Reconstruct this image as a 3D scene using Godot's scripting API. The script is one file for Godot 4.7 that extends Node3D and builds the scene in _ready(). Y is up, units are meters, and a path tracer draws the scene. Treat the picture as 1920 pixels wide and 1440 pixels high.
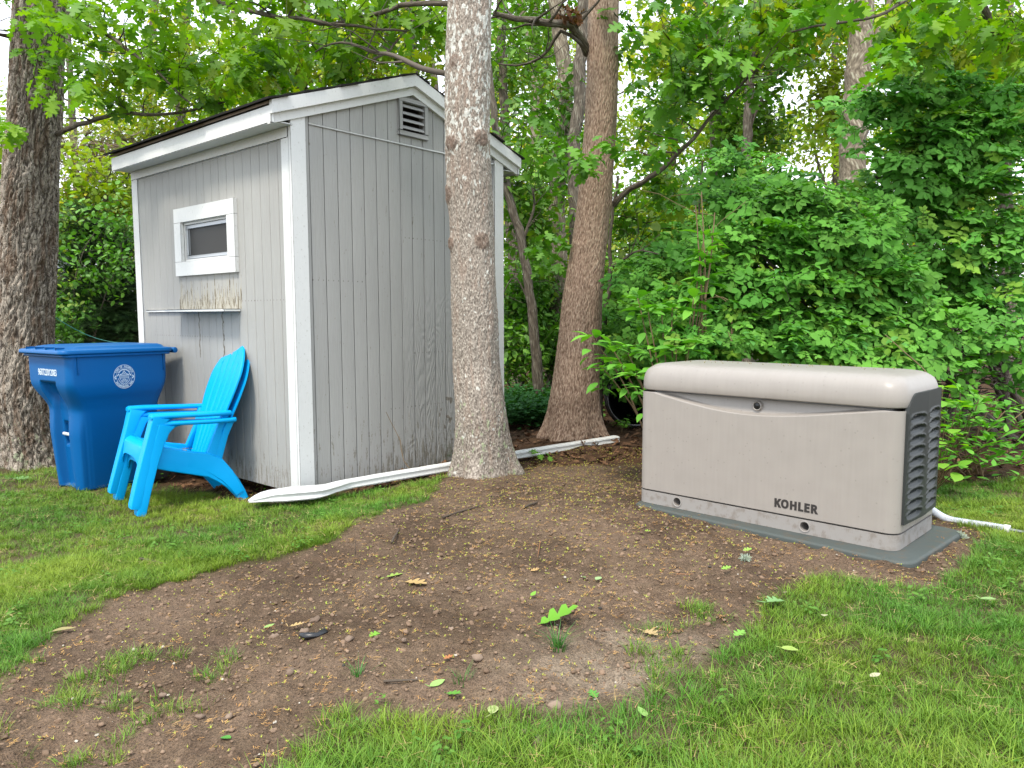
extends Node3D

# ---------------------------------------------------------------- mesh builder
class MB:
	var v := PackedVector3Array()
	var uv := PackedVector2Array()
	var c := PackedColorArray()
	var ix := PackedInt32Array()
	var t := Transform3D()
	func add(p: Vector3, u := Vector2.ZERO, col := Color.WHITE) -> int:
		v.append(t * p); uv.append(u); c.append(col)
		return v.size() - 1
	func tri(a: int, b: int, d: int) -> void:   # counter-clockwise seen from outside
		ix.append(a); ix.append(d); ix.append(b)
	func quad(a: int, b: int, d: int, e: int) -> void:
		tri(a, b, d); tri(a, d, e)
	func face(a: Vector3, b: Vector3, d: Vector3, e: Vector3, col := Color.WHITE) -> void:
		quad(add(a, Vector2(0, 0), col), add(b, Vector2(1, 0), col), add(d, Vector2(1, 1), col), add(e, Vector2(0, 1), col))
	func mesh() -> ArrayMesh:
		var n := PackedVector3Array()
		n.resize(v.size())
		for i in range(0, ix.size(), 3):
			var a := v[ix[i]]
			var k := (v[ix[i + 2]] - a).cross(v[ix[i + 1]] - a)
			n[ix[i]] += k; n[ix[i + 1]] += k; n[ix[i + 2]] += k
		for i in n.size():
			n[i] = n[i].normalized() if n[i].length_squared() > 1e-20 else Vector3.UP
		var arr := []
		arr.resize(Mesh.ARRAY_MAX)
		arr[Mesh.ARRAY_VERTEX] = v
		arr[Mesh.ARRAY_NORMAL] = n
		arr[Mesh.ARRAY_TEX_UV] = uv
		arr[Mesh.ARRAY_COLOR] = c
		arr[Mesh.ARRAY_INDEX] = ix
		var m := ArrayMesh.new()
		m.add_surface_from_arrays(Mesh.PRIMITIVE_TRIANGLES, arr)
		return m
	# box with chamfered edges, centred at ctr
	func box(ctr: Vector3, size: Vector3, r := 0.004, col := Color.WHITE) -> void:
		var h := size * 0.5
		r = minf(r, minf(h.x, minf(h.y, h.z)) * 0.9)
		var id := {}
		for ax in 3:
			for sg in [-1, 1]:
				var nn := Vector3.ZERO; nn[ax] = sg
				var a1 := (ax + 1) % 3
				var a2 := (ax + 2) % 3
				var q := []
				for k in [[-1, -1], [1, -1], [1, 1], [-1, 1]]:
					var p := Vector3.ZERO
					p[ax] = sg * h[ax]; p[a1] = k[0] * (h[a1] - r); p[a2] = k[1] * (h[a2] - r)
					var sgn := Vector3.ZERO
					sgn[ax] = sg; sgn[a1] = k[0]; sgn[a2] = k[1]
					var w := add(ctr + p, Vector2(p[a1], p[a2]) if ax != 1 else Vector2(p.z, p.x), col)
					id[[sgn, ax]] = w
					q.append(w)
				if sg > 0: quad(q[0], q[1], q[2], q[3])
				else: quad(q[3], q[2], q[1], q[0])
		for ax in 3:   # edges along ax
			var a1 := (ax + 1) % 3
			var a2 := (ax + 2) % 3
			for s1 in [-1, 1]:
				for s2 in [-1, 1]:
					var lo := Vector3.ZERO; lo[ax] = -1; lo[a1] = s1; lo[a2] = s2
					var hi := lo; hi[ax] = 1
					var q := [id[[lo, a1]], id[[lo, a2]], id[[hi, a2]], id[[hi, a1]]]
					if s1 * s2 > 0: quad(q[3], q[2], q[1], q[0])
					else: quad(q[0], q[1], q[2], q[3])
		for x in [-1, 1]:
			for y in [-1, 1]:
				for z in [-1, 1]:
					var s := Vector3(x, y, z)
					if x * y * z > 0: tri(id[[s, 0]], id[[s, 1]], id[[s, 2]])
					else: tri(id[[s, 2]], id[[s, 1]], id[[s, 0]])
	# tube along a path
	func tube(path: Array, radii: Array, sides := 8, cap := true, col := Color.WHITE, vscale := 1.0) -> void:
		var n := path.size()
		var nr := Vector3.ZERO
		var rings := []
		var run := 0.0
		for i in n:
			var tg: Vector3 = (path[mini(i + 1, n - 1)] - path[maxi(i - 1, 0)]).normalized()
			if i == 0:
				nr = tg.cross(Vector3.RIGHT if absf(tg.x) < 0.8 else Vector3.UP).normalized()
			else:
				nr = (nr - tg * nr.dot(tg)).normalized()
				run += path[i].distance_to(path[i - 1])
			var bn := tg.cross(nr)
			var ring := []
			for k in sides + 1:
				var a := TAU * k / sides
				ring.append(add(path[i] + (nr * cos(a) + bn * sin(a)) * radii[i], Vector2(float(k) / sides, run * vscale), col))
			rings.append(ring)
		for i in n - 1:
			for k in sides:
				quad(rings[i][k], rings[i][k + 1], rings[i + 1][k + 1], rings[i + 1][k])
		if cap:
			var a := add(path[0], Vector2.ZERO, col)
			var b := add(path[n - 1], Vector2.ZERO, col)
			for k in sides:
				tri(a, rings[0][k + 1], rings[0][k])
				tri(b, rings[n - 1][k], rings[n - 1][k + 1])
	# loft of rectangles: per station centre, side dir (width), normal dir (height), w, h ; rounded corner look by 8 points
	func loft(st: Array, cap := true, col := Color.WHITE, bev := 0.25) -> void:
		var rings := []
		for s in st:
			var o: Vector3 = s[0]
			var sd: Vector3 = s[1]
			var up: Vector3 = s[2]
			var w: float = s[3] * 0.5
			var h: float = s[4] * 0.5
			var r := minf(w, h) * bev * 2.0
			var ring := []
			for q in [[w, -h + r], [w, h - r], [w - r, h], [-w + r, h], [-w, h - r], [-w, -h + r], [-w + r, -h], [w - r, -h]]:
				ring.append(add(o + sd * q[0] + up * q[1], Vector2.ZERO, col))
			rings.append(ring)
		for i in rings.size() - 1:
			for k in 8:
				quad(rings[i][k], rings[i][(k + 1) % 8], rings[i + 1][(k + 1) % 8], rings[i + 1][k])
		if cap:
			for e in [0, rings.size() - 1]:
				var id := []
				for k in 8: id.append(add(t.affine_inverse() * v[rings[e][k]], Vector2.ZERO, col))
				for k in range(1, 7):
					if e == 0: tri(id[0], id[k + 1], id[k])
					else: tri(id[0], id[k], id[k + 1])
	func lathe(prof: Array, seg := 32, col := Color.WHITE) -> void:   # prof: Vector2(r, y), going up on the outside
		var rows := []
		for p in prof:
			var row := []
			for k in seg + 1:
				var a := TAU * k / seg
				row.append(add(Vector3(cos(a) * p.x, p.y, -sin(a) * p.x), Vector2(float(k) / seg, p.y), col))
			rows.append(row)
		for i in rows.size() - 1:
			for k in seg:
				quad(rows[i][k], rows[i][k + 1], rows[i + 1][k + 1], rows[i + 1][k])
	# leaf in the xz plane, stalk at origin, tip at +x * len. half outline = Array of Vector2(x, halfwidth)
	func leaf(half: Array, tr: Transform3D, ln: float, wd: float, droop: float, fold: float, col := Color.WHITE) -> void:
		var mid := []
		var l := []
		var r := []
		var mx := 0.0
		for p in half:
			mx = maxf(mx, p.x)
			var f := func(x: float, w: float) -> Vector3:
				return tr * Vector3(x * ln, fold * absf(w) * ln - droop * x * x * ln, w * wd)
			mid.append(add(f.call(mx, 0.0), Vector2(mx, 0), Color(col.r * 1.12, col.g * 1.1, col.b * 1.15)))
			l.append(add(f.call(p.x, p.y), Vector2(p.x, p.y), col))
			r.append(add(f.call(p.x, -p.y), Vector2(p.x, -p.y), col))
		for i in half.size() - 1:
			if i > 0:
				tri(mid[i], l[i], l[i + 1]); tri(mid[i], r[i + 1], r[i])
			tri(mid[i], l[i + 1], mid[i + 1]); tri(mid[i], mid[i + 1], r[i + 1])

const OAK := [Vector2(0, .015), Vector2(.14, .03), Vector2(.20, .20), Vector2(.27, .21), Vector2(.31, .09), Vector2(.42, .36), Vector2(.52, .38), Vector2(.54, .11), Vector2(.70, .34), Vector2(.79, .30), Vector2(.78, .10), Vector2(.92, .13), Vector2(1, 0)]
const OAKLO := [Vector2(0, .02), Vector2(.22, .22), Vector2(.32, .08), Vector2(.5, .38), Vector2(.56, .1), Vector2(.78, .32), Vector2(1, 0)]
const OVATE := [Vector2(0, .0), Vector2(.16, .17), Vector2(.4, .26), Vector2(.66, .22), Vector2(.86, .1), Vector2(1, 0)]
const OVALO := [Vector2(0, 0), Vector2(.3, .25), Vector2(.68, .22), Vector2(1, 0)]
const OBOV := [Vector2(0, 0), Vector2(.2, .06), Vector2(.5, .17), Vector2(.78, .22), Vector2(.93, .13), Vector2(1, 0)]

var rng := RandomNumberGenerator.new()
var nz := FastNoiseLite.new()
var nz2 := FastNoiseLite.new()
var M := {}
var used := {}
const F := 1413.0
const EYE := Vector3(0, 1.05, 0)
const PITCH := 5.04

func at(u: float, w: float, d: float) -> Vector3:   # the point at depth d seen in the photo at (u, w)
	var th := deg_to_rad(PITCH)
	var x := (u - 960.0) / F
	var y := (720.0 - w) / F
	var r := Vector3(x, y * cos(th) - sin(th), -y * sin(th) - cos(th))
	return EYE + r * (d / -r.z)
func onto(u: float, w: float) -> Vector3:   # the point of the ground seen there
	var th := deg_to_rad(PITCH)
	var x := (u - 960.0) / F
	var y := (720.0 - w) / F
	var r := Vector3(x, y * cos(th) - sin(th), -y * sin(th) - cos(th))
	var h := 0.0
	var p := EYE
	for i in 24:
		p = EYE + r * ((h - EYE.y) / r.y)
		h = lerpf(h, gh(p.x, p.z), 0.5)
	p.y = gh(p.x, p.z)
	return p

const KNOTS_B := [[3.95, 2.15, 0.04, 0.024], [5.36, 2.17, 0.045, 0.030], [3.55, 1.57, 0.035, 0.026], [5.2, 1.58, 0.045, 0.014], [4.1, 2.6, 0.03, 0.014], [3.4, 1.86, 0.05, 0.022]]
const CP := [[-1.32, -4.53, -.035], [-1.1, -4.6, -.04], [-2.26, -4.45, -.12], [-2.9, -5.2, -.12], [-4.3, -6.6, -.32], [-.17, -4.6, .07], [.48, -5.8, .11], [1.49, -2.85, .128], [.6, -3.5, .135], [1.9, -3.0, .125], [1.0, -3.0, .125], [1.3, -2.45, .105], [0, -1.6, .02], [-1.2, -1.7, -.05], [1.1, -1.5, .05], [0, -2.5, .06], [-1.5, -3, -.06], [3, -5, .14], [0, -9, .12], [-5, -12, -.3], [-3, -3, -.25], [5, -3, .12], [0, 2, 0], [-6, -1, -.3], [9, -12, .1], [0, -25, 0], [-25, -25, -.2], [25, -25, 0], [-.7, -6, -.02], [-2.6, -6.3, -.15], [-.5, -3.7, .07], [-.43, -5.4, -.03], [-.38, -5.05, .0], [.03, -5.5, .03], [.8, -5.7, .07], [-1.85, -4.85, -.13], [-2.35, -5.4, -.17], [-2.2, -5.0, -.14]]
func gh(x: float, z: float) -> float:
	var sw := 0.0
	var sv := 0.0
	for p in CP:
		var dx: float = x - p[0]
		var dz: float = z - p[1]
		var w := pow(dx * dx + dz * dz + 0.09, -1.6)
		sw += w
		sv += w * p[2]
	return sv / sw

var DIRT := PackedVector2Array([Vector2(-0.35,-4.75),Vector2(-0.43,-4.37),Vector2(-0.66,-3.53),Vector2(-0.97,-3.36),Vector2(-1.32,-3.24),Vector2(-1.52,-2.94),Vector2(-1.57,-2.64),Vector2(-1.57,-2.37),Vector2(-1.60,-2.12),Vector2(-1.30,-1.2),Vector2(-0.62,-1.2),Vector2(-0.51,-1.73),Vector2(-0.42,-1.88),Vector2(-0.23,-1.92),Vector2(0.06,-1.89),Vector2(0.31,-1.90),Vector2(0.41,-1.98),Vector2(0.61,-2.25),Vector2(0.90,-2.52),Vector2(1.14,-2.62),Vector2(1.34,-2.62),Vector2(1.49,-2.60),Vector2(1.82,-2.93),Vector2(2.04,-3.19),Vector2(2.02,-3.4),Vector2(1.7,-3.9),Vector2(.9,-5.0),Vector2(.2,-5.2)])
var WOODS := PackedVector2Array([Vector2(-.35,-4.85),Vector2(.2,-5.0),Vector2(.9,-4.9),Vector2(1.7,-3.8),Vector2(2.1,-3.95),Vector2(2.5,-4.2),Vector2(3.2,-4.25),Vector2(4.5,-4.5),Vector2(8,-5),Vector2(14,-8),Vector2(14,-15),Vector2(-2,-15),Vector2(-2.9,-8),Vector2(-2.75,-5.55),Vector2(-1.62,-4.52),Vector2(-1.40,-4.42)])
func edge(poly: PackedVector2Array, p: Vector2) -> float:   # signed distance, inside positive
	var d := 1e9
	for i in poly.size():
		var q := Geometry2D.get_closest_point_to_segment(p, poly[i], poly[(i + 1) % poly.size()])
		d = minf(d, p.distance_squared_to(q))
	d = sqrt(d)
	return d if Geometry2D.is_point_in_polygon(p, poly) else -d
func zones(x: float, z: float) -> Vector2:   # how much soil, how much woodland floor
	var p := Vector2(x, z)
	var s := 0.0
	var w := 0.0
	var n := nz.get_noise_2d(x * 260.0, z * 260.0) * 0.10 + nz.get_noise_2d(x * 90.0 + 50.0, z * 90.0) * 0.12
	if x > -2.6 and x < 3.0 and z > -6.0 and z < -0.5:
		s = smoothstep(-0.05, 0.07, edge(DIRT, p) + n)
	w = smoothstep(-0.10, 0.12, edge(WOODS, p) + n)
	return Vector2(s, w)

# ---------------------------------------------------------------- scene helpers
func num(n: String) -> String:
	if not used.has(n):
		used[n] = 0
		return n
	used[n] += 1
	return "%s_%03d" % [n, used[n]]
func thing(called: String, label: String, category: String, pos := Vector3.ZERO, turn := 0.0, group := "") -> Node3D:
	var o := Node3D.new()
	o.name = num(called)
	add_child(o, true)
	o.position = pos
	o.rotation_degrees.y = turn
	tag(o, label, category, group)
	return o
func tag(o: Node, label: String, category: String, group := "") -> void:
	o.set_meta("label", label)
	o.set_meta("category", category)
	if group: o.set_meta("group", group)
func part(par: Node3D, called: String, mesh: Mesh, m: Material, pos := Vector3.ZERO) -> MeshInstance3D:
	var o := MeshInstance3D.new()
	o.name = called if par != self else num(called)
	if par != self:
		var k := 0
		while par.has_node(NodePath(o.name)):
			k += 1
			o.name = "%s_%03d" % [called, k]
	o.mesh = mesh
	o.material_override = m
	o.position = pos
	par.add_child(o, true)
	return o
var counts := {}
func piece(par: Node3D, called: String, mesh: Mesh, m: Material, tr := Transform3D()) -> MeshInstance3D:   # fast numbering for many pieces
	var key := [par.get_instance_id(), called]
	var k: int = counts.get(key, 0)
	counts[key] = k + 1
	var o := MeshInstance3D.new()
	o.name = called if k == 0 else "%s_%03d" % [called, k]
	o.mesh = mesh
	o.material_override = m
	o.transform = tr
	par.add_child(o, true)
	return o
func many(par: Node3D, called: String, mesh: Mesh, m: Material, trs: Array, cols: Array) -> MultiMeshInstance3D:
	var mm := MultiMesh.new()
	mm.transform_format = MultiMesh.TRANSFORM_3D
	mm.use_colors = true
	mm.mesh = mesh
	mm.instance_count = trs.size()
	for i in trs.size():
		mm.set_instance_transform(i, trs[i])
		mm.set_instance_color(i, cols[i])
	var o := MultiMeshInstance3D.new()
	o.name = called if par != self else num(called)
	o.multimesh = mm
	o.material_override = m
	o.set_meta("kind", "stuff")
	par.add_child(o, true)
	return o
func mat(lin: Color, rough := 0.6, spec := 0.5) -> StandardMaterial3D:
	var m := StandardMaterial3D.new()
	m.albedo_color = lin.linear_to_srgb()
	m.roughness = rough
	m.metallic_specular = spec
	m.cull_mode = BaseMaterial3D.CULL_DISABLED
	return m
func vmat(rough := 0.7, spec := 0.5, back := Color.BLACK) -> StandardMaterial3D:
	var m := mat(Color.WHITE, rough, spec)
	m.vertex_color_use_as_albedo = true
	if back != Color.BLACK:
		m.backlight_enabled = true
		m.backlight = back
	return m
func picture(w: int, h: int, f: Callable) -> Array:   # f(x, y) -> Color (sRGB rgb, height in a)
	var a := PackedByteArray()
	var b := PackedByteArray()
	a.resize(w * h * 3)
	b.resize(w * h)
	var i := 0
	for y in h:
		for x in w:
			var c: Color = f.call(x, y)
			a[i * 3] = clampi(int(c.r * 255.0), 0, 255)
			a[i * 3 + 1] = clampi(int(c.g * 255.0), 0, 255)
			a[i * 3 + 2] = clampi(int(c.b * 255.0), 0, 255)
			b[i] = clampi(int(c.a * 255.0), 0, 255)
			i += 1
	return [ImageTexture.create_from_image(Image.create_from_data(w, h, false, Image.FORMAT_RGB8, a)), ImageTexture.create_from_image(Image.create_from_data(w, h, false, Image.FORMAT_L8, b))]
func textured(pic: Array, relief: float, rough := 0.8, spec := 0.4) -> StandardMaterial3D:
	var m := mat(Color.WHITE, rough, spec)
	m.albedo_texture = pic[0]
	if relief != 0.0:
		m.heightmap_enabled = true
		m.heightmap_texture = pic[1]
		m.heightmap_scale = relief
	return m
func rv(a: float, b: float) -> float: return rng.randf_range(a, b)
func rdir() -> Vector3: return Vector3(rng.randfn(), rng.randfn(), rng.randfn()).normalized()
func turned(p: Vector3, yaw: float, pitch: float, roll: float, s := 1.0) -> Transform3D:
	return Transform3D(Basis.from_euler(Vector3(pitch, yaw, roll)).scaled(Vector3.ONE * s), p)

# ================================================================ ready
func _ready() -> void:
	rng.seed = 20240
	nz.seed = 7; nz.frequency = 0.01; nz.fractal_octaves = 3
	nz2.seed = 19; nz2.frequency = 1.0; nz2.fractal_octaves = 2
	nz2.noise_type = FastNoiseLite.TYPE_SIMPLEX_SMOOTH
	var cam := Camera3D.new()
	cam.name = "camera"
	cam.fov = 54.0
	cam.near = 0.05
	cam.far = 400.0
	cam.position = EYE
	cam.rotation_degrees = Vector3(-PITCH, 0, 0)
	add_child(cam)
	cam.current = true
	var env := Environment.new()
	env.background_mode = Environment.BG_SKY
	var sky := Sky.new()
	var sm := ProceduralSkyMaterial.new()
	sm.sky_top_color = Color(0.86, 0.91, 0.97)
	sm.sky_horizon_color = Color(0.97, 0.98, 1.0)
	sm.sky_curve = 0.25
	sm.ground_bottom_color = Color(0.25, 0.27, 0.2)
	sm.ground_horizon_color = Color(0.6, 0.62, 0.58)
	sm.sun_angle_max = 1.0
	sm.energy_multiplier = 1.0
	sky.sky_material = sm
	env.sky = sky
	env.background_energy_multiplier = 1.0
	env.tonemap_mode = Environment.TONE_MAPPER_LINEAR
	env.tonemap_exposure = 2.6
	env.sdfgi_enabled = true
	env.ssao_enabled = true
	env.ssil_enabled = true
	var we := WorldEnvironment.new()
	we.name = "world_environment"
	we.environment = env
	add_child(we)
	var sun := DirectionalLight3D.new()
	sun.name = "sun"
	sun.light_energy = 0.5
	sun.light_color = Color(1.0, 0.97, 0.92)
	sun.light_angular_distance = 12.0
	sun.shadow_enabled = true
	sun.rotation_degrees = Vector3(-58, -28, 0)
	add_child(sun)

	materials()
	ground()
	shed()
	house()
	big_trees()
	far_trees()
	hedge()
	generator()
	cart()
	chairs()
	downspout()
	conduit()
	small_plants()
	lawn()
	litter()

# ---------------------------------------------------------------- materials
func cyl(k: float, ky: float, a: float, y: float, o := 0.0) -> float:
	return nz2.get_noise_3d(cos(a) * k + o, y * ky, sin(a) * k)
func bark(kind: int, a: float, y: float) -> Color:   # sRGB colour, height in a
	var n1 := cyl(3.2, 2.6, a, y)
	var n3 := cyl(22.0, 60.0, a, y, 9.0)
	if kind == 0:     # dark, furrowed
		var wob := n1 * 0.12 + cyl(5.0, 9.0, a, y, 90.0) * 0.06
		var r := absf(cyl(10.0, 3.4, a + wob, y, 3.0))
		var r2 := absf(cyl(16.0, 10.0, a + wob, y, 31.0))
		var h := clampf(minf(r * 4.0, r2 * 5.0 + 0.25), 0.0, 1.0)
		h = clampf(h + n3 * 0.25, 0.0, 1.0)
		var c := Color(0.29, 0.255, 0.225).lerp(Color(0.68, 0.635, 0.58), h)
		c = c.lerp(Color(0.37, 0.28, 0.215), clampf(n1 * 1.3, 0.0, 0.5))
		var g := cyl(4.0, 9.0, a, y, 50.0) + n3 * 0.35 + (0.36 - y) * 0.5
		if g > 0.40 and y < 0.85: c = c.lerp(Color(0.60, 0.64, 0.51), clampf((g - 0.40) * 9.0, 0.0, 0.8) * h)
		if n3 > 0.38 and h > 0.5: c = c.lerp(Color(0.68, 0.65, 0.60), 0.5)
		c.a = h
		return c
	if kind == 1:     # grey brown, pale crust lichen
		var r := cyl(11.0, 36.0, a, y, 3.0)
		var f := cyl(14.0, 52.0, a, y, 12.0)
		var h := clampf(0.5 + r * 0.5 + f * 0.45 + n3 * 0.2, 0.0, 1.0)
		var c := Color(0.40, 0.365, 0.33).lerp(Color(0.73, 0.685, 0.635), h)
		c = c.lerp(Color(0.60, 0.51, 0.45), clampf(n1 * 0.8, 0.0, 0.4))
		if f > 0.46: c = c.lerp(Color(0.80, 0.77, 0.71), clampf((f - 0.46) * 8.0, 0.0, 0.9))
		var pl := cyl(4.0, 15.0, a, y, 21.0) + cyl(12.0, 40.0, a, y, 77.0) * 0.25
		var lim := 0.56 - 0.40 * smoothstep(1.75, 2.3, y) + 0.1 * smoothstep(2.85, 3.1, y)
		if pl > lim: c = c.lerp(Color(0.80, 0.80, 0.765), clampf((pl - lim) * 14.0, 0.0, 0.85))
		for q in KNOTS_B:
			var dx: float = wrapf(a - q[0], -PI, PI) * 0.135
			var e: float = (dx * dx + (y - q[1]) * (y - q[1])) / (q[2] * q[2]) + r * 0.5
			if e < 1.5: c = c.lerp(Color(0.47, 0.385, 0.33) if sin(e * 15.0) > 0.0 else Color(0.36, 0.29, 0.25), clampf((1.4 - e) * 1.2, 0.0, 0.6))
		var gr := cyl(4.2, 12.0, a, y, 60.0) + n3 * 0.4
		if gr > 0.42 and y < 0.6: c = c.lerp(Color(0.63, 0.67, 0.53), clampf((gr - 0.42) * 8.0, 0.0, 0.8))
		c.a = h
		return c
	# 2: reddish brown with fine vertical flakes
	var r := cyl(15.0, 18.0, a + n1 * 0.05, y, 3.0)
	var f := cyl(22.0, 32.0, a, y, 12.0)
	var h := clampf(0.5 + r * 0.55 + f * 0.5, 0.0, 1.0)
	var c := Color(0.40, 0.315, 0.26).lerp(Color(0.77, 0.665, 0.575), h)
	c = c.lerp(Color(0.70, 0.61, 0.525), clampf(0.15 - n1 * 0.5 + 0.3 * smoothstep(1.3, 2.4, y), 0.0, 0.6) * h)
	if f > 0.45: c = c.lerp(Color(0.76, 0.70, 0.63), 0.55)
	c.a = h
	return c

func siding(u: float, y: float, gable: bool) -> Color:
	var g := nz2.get_noise_2d(u * 90.0, y * 3.0) * 0.5 + nz2.get_noise_2d(u * 300.0, y * 9.0) * 0.5
	var patch := nz2.get_noise_2d(u * 2.2 + 9.0, y * 1.1)
	var board := floorf(u / 0.1016)
	var tone := 0.612 + 0.018 * sin(board * 12.9) + patch * 0.014 + g * 0.028
	var c := Color(tone * 1.0, tone * 0.992, tone * 0.965)
	var h := 0.5 + g * 0.22
	# plywood figure raised under the paint
	var wv := nz2.get_noise_2d(u * 6.0 + 40.0, y * 1.6) * 2.2 + nz2.get_noise_2d(u * 14.0, y * 4.0) * 0.25
	var fig := sin((wv + u * 9.0) * 11.0)
	var where := (smoothstep(0.75, 1.0, u) * smoothstep(1.5, 0.9, y) if gable else 0.12)
	h += fig * 0.26 * (0.15 + 0.85 * where)
	var st := nz2.get_noise_2d(u * 70.0 + 5.0, y * 5.0) * 0.6 + nz2.get_noise_2d(u * 22.0, y * 7.0 + 3.0) * 0.5 + nz2.get_noise_2d(u * 160.0, y * 40.0) * 0.35
	if gable:
		var base := 0.62 - 0.75 * smoothstep(0.62, 0.0, y) * (0.45 + 0.55 * smoothstep(0.2, 1.1, u))
		if st > base: c = c.lerp(Color(0.40, 0.37, 0.31), clampf((st - base) * 2.4, 0.0, 0.55))
		if u > 1.15 and u < 1.6 and y < 0.5 and nz2.get_noise_2d(u * 14.0, y * 9.0) > 0.42: c = c.lerp(Color(0.36, 0.32, 0.27), 0.6)
	else:
		var base := 0.72 - 0.75 * smoothstep(0.35, 0.0, y)
		if st > base: c = c.lerp(Color(0.42, 0.39, 0.33), clampf((st - base) * 2.4, 0.0, 0.5))
		if u > 0.60 and u < 1.47 and y > 1.14 and y < 1.42:
			var top := 1.17 + 0.17 * (0.5 + nz2.get_noise_2d(u * 48.0, 3.0))
			if y < top:
				c = c.lerp(Color(0.64, 0.61, 0.53), 0.5)
				var k := nz2.get_noise_2d(u * 75.0 + 2.0, y * 9.0) + nz2.get_noise_2d(u * 240.0, y * 60.0) * 0.3
				if k > 0.06: c = c.lerp(Color(0.33, 0.29, 0.22), clampf((k - 0.10) * 3.0, 0.0, 0.75))
		for d in [1.19, 0.86]:
			if y < 1.12 and y > 0.80 and absf(u - d + nz2.get_noise_2d(y * 14.0, d) * 0.012) < 0.006 + 0.004 * nz2.get_noise_2d(y * 30.0, d): c = c.lerp(Color(0.30, 0.26, 0.2), 0.6)
	# rows of nail heads
	var rows: Array = [[1.31, 0.0, 0.5], [1.62, 0.85, 1.3], [0.83, 0.9, 1.5], [0.46, 0.7, 1.55]] if gable else [[1.19, 0.1, 0.6], [0.95, 1.0, 1.9]]
	for r in rows:
		if absf(y - r[0]) < 0.004 and u > r[1] and u < r[2] and fposmod(u, 0.037) < 0.006: c = c.lerp(Color(0.3, 0.28, 0.25), 0.45)
	c.a = clampf(h, 0.0, 1.0)
	return c

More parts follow.
